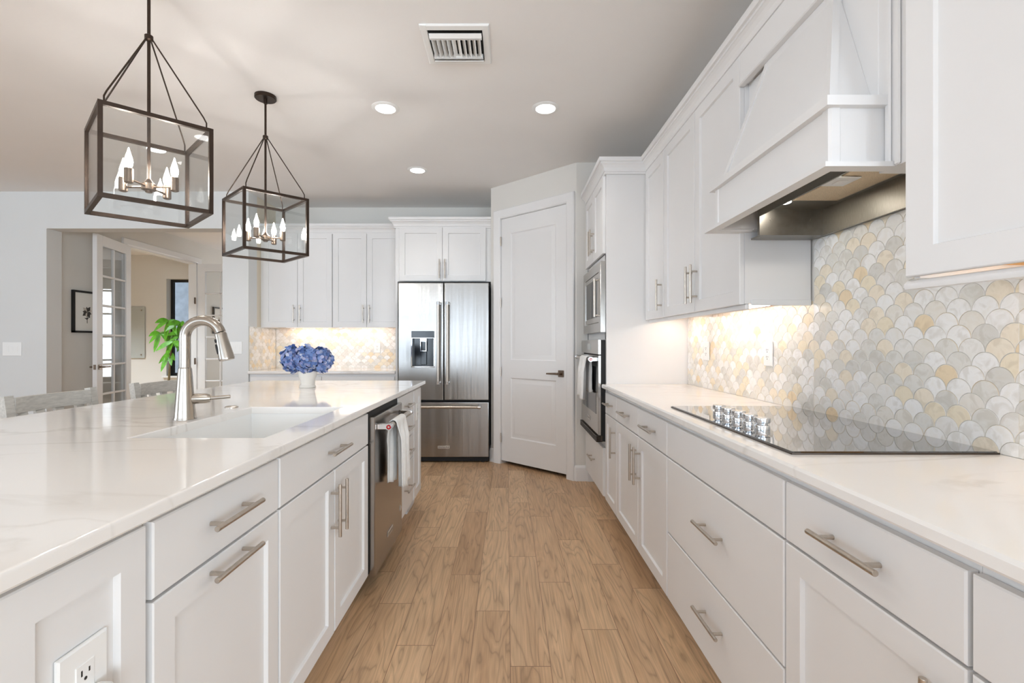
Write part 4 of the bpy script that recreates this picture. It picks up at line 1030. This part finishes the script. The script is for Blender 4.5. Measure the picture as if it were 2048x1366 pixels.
plate('light_switch', 'white two-gang light switch between the opening and the tile', (-2.805, YW-.0005, 1.15), (1, 0, 0), (0, -1, 0), .125, .128, 'switch', 2)

# ------------------------------------------------------------------ ceiling fittings
for x, y, lb in ((-.8126, 3.21, 'glowing recessed ceiling light between the farther lantern and the air vent'), (.2575, 3.21, 'glowing recessed ceiling light nearest the right cabinets'), (-.8126, 4.357, 'glowing recessed ceiling light in front of the fridge'), (-2.84, 3.887, 'glowing recessed ceiling light seen through the nearer lantern')):
    c = thing('recessed_light', lb, 'ceiling light', (x, y, H), 'recessed ceiling lights')
    q = MB(); q.lathe([(.062, H-.001), (.066, H-.008), (.080, H-.007), (.091, H-.002), (.091, H-.0005)], (x, y, 0), 36); obj('trim_ring', q, M['plastic'], c)
    q = MB(); q.lathe([(.0, H-.004), (.063, H-.004), (.063, H-.002), (.0, H-.002)], (x, y, 0), 36); obj('lens', q, M['can'], c)
for x, y in ((-.8126, .9), (.2575, .9), (-2.84, 1.6), (-4.8, 3.0), (-4.8, -.5), (-2.2, -2.0), (-.2, -2.0), (-3.6, 8.6), (-5.7, 7.4), (-7.0, 6.9), (-5.6, 6.4)):  # the last two are made-up fixtures for the added office fill
    c = thing('recessed_light', 'glowing unseen recessed ceiling light outside the picture', 'ceiling light', (x, y, H), 'recessed ceiling lights out of view')
    q = MB(); q.lathe([(.062, H-.001), (.066, H-.008), (.080, H-.007), (.091, H-.002), (.091, H-.0005)], (x, y, 0), 24); obj('trim_ring', q, M['plastic'], c)
    q = MB(); q.lathe([(.0, H-.004), (.063, H-.004), (.063, H-.002), (.0, H-.002)], (x, y, 0), 24); obj('lens', q, M['can'], c)
def downlight(x, y, w=17., c=(1., .97, .94)):
    l = bpy.data.lights.new('recessed_light_beam', 'SPOT'); l.energy = w; l.color = c; l.spot_size = math.radians(112); l.spot_blend = .75; l.shadow_soft_size = .06
    o = bpy.data.objects.new('recessed_light_beam', l); COL.objects.link(o); o.location = (x, y, H-.012)
for x, y in ((-.8126, 3.21), (.2575, 3.21), (-.8126, 4.357), (-2.84, 3.887), (-.8126, .9), (-2.84, 1.6), (-4.8, 3.0), (-4.8, -.5), (-2.2, -2.0), (-.2, -2.0), (-3.6, 8.6), (-5.7, 7.4)): downlight(x, y)
downlight(.2575, .9, 6.); downlight(-7.0, 6.9, 400., (.78, .9, 1)); downlight(-5.6, 6.4, 260., (.78, .9, 1))  # the strong bluish pair is fill added to brighten the office
# air vent
vt = thing('air_vent', 'square white ceiling air vent with angled louvers', 'vent', (-.262, 2.53, H))
x0, x1, y0, y1 = -.435, -.089, 2.3625, 2.695
q = MB(); q.sweep([(0, H-.0005), (.0, H-.004), (.006, H-.009), (.034, H-.011), (.036, H-.0005)], [(x0, y0), (x1, y0), (x1, y1), (x0, y1), (x0, y0+.0001)], side=1); obj('frame', q, M['plastic'], vt)
obj('duct_opening', MB().box(x0+.036, x1-.036, y0+.036, y1-.036, H-.003, H-.0005), M['clearplastic'], vt)
xa, xb_, ya, yb = x0+.04, x1-.04, y0+.04, y1-.04
for (yy, tilt) in ((ya+.028, 1), (yb-.03, -1), (yb-.008, -1)): obj('cross_slat', MB().bar((xa, yy, H-.018), (xb_, yy, H-.018), .026, (0, tilt*.5, 1), .0025), M['plastic'], vt)
for ya_ in (ya+.048, yb-.05): obj('divider', MB().box(xa, xb_, ya_, ya_+.004, H-.024, H-.003), M['plastic'], vt)
for k in range(10):
    xx = xa+.016+k*(xb_-xa-.032)/9; s = 1 if k < 5 else -1
    q = MB(); q.bar((xx, ya+.053, H-.016), (xx, yb-.051, H-.016), .026, (-s*.75, 0, .66), .002); obj('louver', q, M['plastic'], vt)

# ------------------------------------------------------------------ lantern pendants
def pendant(px_, py_, label):
    r = thing('lantern_pendant', label, 'pendant light', (px_, py_, H), 'lantern pendants over the island')
    z1, z0, hx, hy, w = 2.115, 1.750, .266, .247, .016
    cs_ = [(px_, py_-hy), (px_+hx, py_), (px_, py_+hy), (px_-hx, py_)]
    q = MB(); q.lathe([(.0, H-.022), (.06, H-.022), (.064, H-.018), (.064, H-.0005), (0, H-.0005)], (px_, py_, 0), 32); obj('canopy', q, M['bronze'], r)
    q = MB(); q.lathe([(.011, H-.05), (.011, H-.022)], (px_, py_, 0), 16); q.rod((px_, py_, 1.89), (px_, py_, H-.04), .0065, 14); q.lathe([(.009, 2.52), (.016, 2.515), (.016, 2.497), (.009, 2.492)], (px_, py_, 0), 18); obj('stem', q, M['bronze'], r)
    q = MB()
    for i in range(4):
        a, b = cs_[i], cs_[(i+1) % 4]
        dv = V((b[0]-a[0], b[1]-a[1], 0)).normalized()*w/2
        for z in (z0+w/2, z1-w/2): q.bar((a[0]+dv.x, a[1]+dv.y, z), (b[0]-dv.x, b[1]-dv.y, z), w)
        q.bar((a[0], a[1], z0), (a[0], a[1], z1), w, (dv.x*100, dv.y*100, 0))
    # posts squared to the faces
    obj('frame', q, M['bronze'], r)
    for (cx_, cy2) in cs_:
        q = MB(); s = .93
        q.tube([(px_+(cx_-px_)*.04, py_+(cy2-py_)*.04, 2.505), (px_+(cx_-px_)*.88, py_+(cy2-py_)*.88, 2.165), (px_+(cx_-px_)*s, py_+(cy2-py_)*s, 2.14), (px_+(cx_-px_)*s, py_+(cy2-py_)*s, z1-.012)], .0032, 8); obj('hanger_rod', q, M['bronze'], r)
    for i in range(4):
        a, b = V(cs_[i]), V(cs_[(i+1) % 4]); dv = (b-a).normalized(); nn = V((dv.y, -dv.x))*.0015
        a2, b2 = a+dv*.009, b-dv*.009
        q = MB(); q.prism([tuple(a2-nn), tuple(b2-nn), tuple(b2+nn), tuple(a2+nn)], z0+w, z1-w); obj('glass_pane', q, M['glass'], r)
    q = MB(); q.lathe([(.0, 1.842), (.012, 1.842), (.016, 1.850), (.027, 1.853), (.027, 1.878), (.018, 1.885), (.010, 1.895), (.0065, 1.90)], (px_, py_, 0), 24); obj('hub', q, M['brass'], r)
    for dx, dy in ((1, 0), (0, 1), (-1, 0), (0, -1)):
        ex, ey = px_+dx*.11, py_+dy*.11
        q = MB(); q.rod((px_+dx*.02, py_+dy*.02, 1.866), (ex, ey, 1.866), .0045, 10); q.lathe([(.0, 1.846), (.010, 1.846), (.0165, 1.850), (.0165, 1.905), (.014, 1.908), (.0, 1.908)], (ex, ey, 0), 20); arm = obj('candle_arm', q, M['brass'], r)
        q = MB(); q.lathe([(.008, 1.908), (.011, 1.914), (.0145, 1.927), (.0145, 1.938), (.0105, 1.956), (.0055, 1.973), (.002, 1.988), (0, 1.992)], (ex, ey, 0), 20); obj('bulb', q, M['bulb'], arm)
    return r
pendant(-1.537, 2.06, 'nearer dark bronze glass lantern pendant above the faucet')
pendant(-1.537, 3.055, 'farther dark bronze glass lantern pendant in front of the back cabinets')

# ------------------------------------------------------------------ flowers on the island
vs_ = thing('flower_vase', 'small white ceramic vase holding blue hydrangeas on the island', 'vase', (-1.292, 3.109, .91))
q = MB(); vx, vy = -1.292, 3.109
q.lathe([(.0, .9105), (.049, .9105), (.051, .914), (.050, .920), (.043, .930), (.044, .942), (.052, .975), (.058, 1.005), (.060, 1.018), (.057, 1.018), (.050, .985), (.0, .985)], (vx, vy, 0), 36); obj('vase_body', q, M['ceramic'], vs_)
def hyd(cx_, cy_, cz, rx, rz, label, seed):
    rnd = random.Random(seed)
    r = thing('hydrangea', label, 'flower', (cx_, cy_, cz), 'blue hydrangea heads in the vase')
    core = MB(); prf = [(rx*.74*math.sin(PI*k/10), -rz*.74*math.cos(PI*k/10)) for k in range(11)]; prf[0] = (0, -rz*.74); prf[-1] = (0, rz*.74)
    core.lathe([(a, cz+b) for a, b in prf], (cx_, cy_, 0), 20); obj('flower_core', core, M['petaldark'], r)
    st = MB(); st.tube([(vx+(cx_-vx)*.1, vy+(cy_-vy)*.1, .985), (vx+(cx_-vx)*.35, vy+(cy_-vy)*.35, 1.03), (cx_, cy_, cz)], .004, 8); obj('stem', st, M['stem'], r)
    mb = MB(); n = 100
    for i in range(n):
        z = 1-2*(i+.5)/n; ph = i*2.39996; rr2 = math.sqrt(1-z*z)
        nrm = V((rr2*math.cos(ph), rr2*math.sin(ph), z)); j = rnd.uniform(.86, 1.06)
        p = V((cx_+nrm.x*rx*j, cy_+nrm.y*rx*j, cz+nrm.z*rz*j))
        nn = (nrm+V((rnd.uniform(-.45, .45), rnd.uniform(-.45, .45), rnd.uniform(-.45, .45)))).normalized()
        a = nn.orthogonal().normalized(); bq = nn.cross(a); ro = rnd.random()*PI; sz = rnd.uniform(.019, .028)
        for k in range(4):
            an_ = ro+k*PI/2; d1 = a*math.cos(an_)+bq*math.sin(an_); d2 = nn.cross(d1)
            up = rnd.uniform(-.1, .3)*sz
            pts_ = [p, p+d1*sz*.45+d2*sz*.46+nn*.15*sz, p+d1*sz*.85+d2*sz*.36+nn*(up), p+d1*sz+nn*up, p+d1*sz*.85-d2*sz*.36+nn*(up), p+d1*sz*.45-d2*sz*.46+nn*.15*sz, p+d1*sz*.55+nn*-.06*sz]
            mb.add(pts_, [(0, 1, 6), (1, 2, 6), (2, 3, 6), (3, 4, 6), (4, 5, 6), (5, 0, 6)])
    obj('petals', mb, M['petal'], r, ang=180)
hyd(vx-.083, vy-.01, 1.093, .074, .078, 'blue hydrangea head on the left side of the white vase', 1)
hyd(vx+.01, vy-.045, 1.095, .075, .078, 'middle blue hydrangea head, nearest the camera, in the white vase', 2)
hyd(vx+.088, vy+.005, 1.088, .070, .075, 'blue hydrangea head on the fridge side of the white vase', 3)

# ------------------------------------------------------------------ bar stools behind the island
def stool(y0, y1, label):
    xb2 = -2.20; ym = (y0+y1)/2; w = y1-y0
    r = thing('bar_stool', label, 'bar stool', (xb2+.2, ym, 0), 'bar stools behind the island')
    for s, y in ((-1, y0+.02), (1, y1-.02)):
        q = MB(); q.bar((xb2+.08, y, 0), (xb2+.05, y, .62), .04); q.bar((xb2+.05, y, .60), (xb2, y, .962), .04, h=.03); obj('back_post', q, M['greywood'], r)
        q = MB(); q.bar((xb2+.43, y, 0), (xb2+.43, y, .62), .04); obj('leg', q, M['greywood'], r)
    q = MB(); n = 10
    for k in range(n):
        t0, t1 = k/n, (k+1)/n; c = lambda t: (xb2+.012-.03*math.sin(PI*t), y0+.04+(w-.08)*t)
        a, b = c(t0), c(t1)
        q.bar((a[0], a[1], .918), (b[0], b[1], .918), .022, h=.07)
    obj('top_rail', q, M['greywood'], r)
    for k in range(4):
        t = (k+.5)/4; q = MB(); xx = xb2+.012-.03*math.sin(PI*t); yy = y0+.04+(w-.08)*t
        q.bar((xx, yy, .885), (xb2+.045, yy, .645), .014, (0, 1, 0), .045); obj('back_slat', q, M['greywood'], r)
    q = MB(); q.bbox(xb2+.03, xb2+.47, y0, y1, .62, .65, .008); obj('seat', q, M['greywood'], r)
    q = MB(); q.bar((xb2+.43, y0+.03, .22), (xb2+.43, y1-.03, .22), .03); q.bar((xb2+.08, y0+.03, .3), (xb2+.08, y1-.03, .3), .03)
    for y in (y0+.02, y1-.02): q.bar((xb2+.07, y, .26), (xb2+.43, y, .26), .03)
    obj('stretcher', q, M['greywood'], r)
stool(2.085, 2.555, 'grey washed wooden bar stool behind the island at far left')
stool(2.81, 3.28, 'grey washed wooden bar stool behind the island, partly hidden by the faucet')

# ------------------------------------------------------------------ foyer and office furnishings
def picture(label, y0, y1, z0, z1):
    X = XH+.001
    r = thing('framed_picture', label, 'picture', (X, (y0+y1)/2, z0), 'framed flower prints on the foyer wall')
    q = MB(); q.sweep([(0, .0), (0, .028), (-.022, .028), (-.022, .0)], [(y0, z0), (y1, z0), (y1, z1), (y0, z1), (y0, z0+.0001)], lambda a, b, c: (X+c, a, b), side=-1); obj('frame', q, M['blackm'], r)
    obj('mat_board', MB().box(X, X+.012, y0+.01, y1-.01, z0+.01, z1-.01), M['paper'], r)
    cy_, cz = (y0+y1)/2, (z0+z1)/2; s = (y1-y0)*.2
    q = MB()
    for k in range(9):
        an_ = k*2*PI/9+.3; L2 = s*(1.0 if k % 2 else .8); d1 = V((math.cos(an_), math.sin(an_))); d2 = V((-d1.y, d1.x))
        P2 = [V((cy_, cz)), V((cy_, cz))+d1*L2*.5+d2*L2*.3, V((cy_, cz))+d1*L2, V((cy_, cz))+d1*L2*.5-d2*L2*.3]
        q.prism([tuple(p) for p in P2], .0122, .0128+.0001*k, 0 if k % 3 else 1, lambda a, b, c: (X+c, a, b))
    q.box(cy_-s*.05, cy_+s*.05, cz-s*1.7, cz, .0122, .0127, 0, lambda a, b, c: (X+c, a, b))
    q.prism([(cy_-s*.5, cz-s*.9), (cy_, cz-s*1.2), (cy_+s*.4, cz-s*.7), (cy_, cz-s*.9)], .0122, .0129, 0, lambda a, b, c: (X+c, a, b))
    obj('flower_print', q, [M['ink'], M['inkl']], r)
picture('black framed flower print on the wall left of the open french door', 5.34, 5.72, 1.318, 1.795)
picture('black framed print glimpsed through the far french door', 7.90, 8.28, 1.36, 1.80)
gb = thing('glass_board', 'frosted glass board mounted on the office wall', 'board', (-6.7, YO, 1.0))
bx0, bx1, bz0_, bz1_ = -7.5, -6.43, .935, 1.845
obj('panel', MB().bbox(bx0, bx1, YO-.022, YO-.014, bz0_, bz1_, .002), M['screen'], gb)
for x in (bx0+.06, bx1-.06):
    for z in (bz0_+.06, bz1_-.06):
        q = MB(); q.lathe([(.014, YO-.028), (.014, YO-.0015)], (x, 0, z), 16, 'y'); obj('standoff', q, M['nickel'], gb)
# potted plant by the office window
pp = thing('potted_plant', 'green palmate-leaved plant by the office window', 'plant', (-5.47, 7.75, 0))
px0, py0 = -5.47, 7.75
q = MB(); q.lathe([(.0, 0), (.12, 0), (.15, .1), (.16, .45), (.15, .47), (.14, .44), (0, .44)], (px0, py0, 0), 28); obj('pot', q, M['pot'], pp)
q = MB(); q.lathe([(.138, .4395), (.0, .442)], (px0, py0, 0), 20); obj('soil', q, M['soil'], pp)
tops = [(.02, -.02, 1.56), (.20, 0, 1.53), (-.13, .0, 1.36), (.13, -.08, 1.22), (-.02, .05, 1.02), (.24, .03, 1.36)]
q = MB(); q.tube([(px0, py0, .44), (px0+.03, py0, .9), (px0+.06, py0, 1.2)], [.018, .014, .010], 10)
for a, b, z in tops: q.tube([(px0+.05, py0, min(1.2, z-.08)), (px0+.05+(a-.05)*.5, py0+b*.5, z+.02), (px0+a, py0+b, z)], .004, 6)
obj('stem', q, M['stem'], pp)
q = MB(); rnd = random.Random(5)
for a, b, z in tops:
    c = V((px0+a, py0+b, z)); side = 1 if a > .05 else -1; n_l = 5
    for k in range(n_l):
        an_ = -PI*.95+k*PI*1.5/(n_l-1)*1.0 + rnd.uniform(-.12, .12)
        d1 = V((math.cos(an_)*.9*(1 if side > 0 else 1), rnd.uniform(-.7, .2), -.25+math.sin(an_)*.35)).normalized(); L2 = rnd.uniform(.19, .26)
        sd_ = d1.cross(V((0, -1, .3))).normalized()
        for hs in (1,):
            seg = 6; vs = []
            for i in range(seg+1):
                t = i/seg; wdt = math.sin(PI*min(1, t*.93+.05))**.8*.042
                p = c+d1*L2*t+V((0, 0, -.09*t*t)); vs += [p-sd_*wdt+V((0, 0, .006)), p, p+sd_*wdt+V((0, 0, .006))]
            fs = []
            for i in range(seg):
                for j in (0, 1): fs.append((i*3+j, i*3+j+1, i*3+4+j, i*3+3+j))
            q.add(vs, fs)
obj('leaves', q, M['leaf'], pp, ang=180)
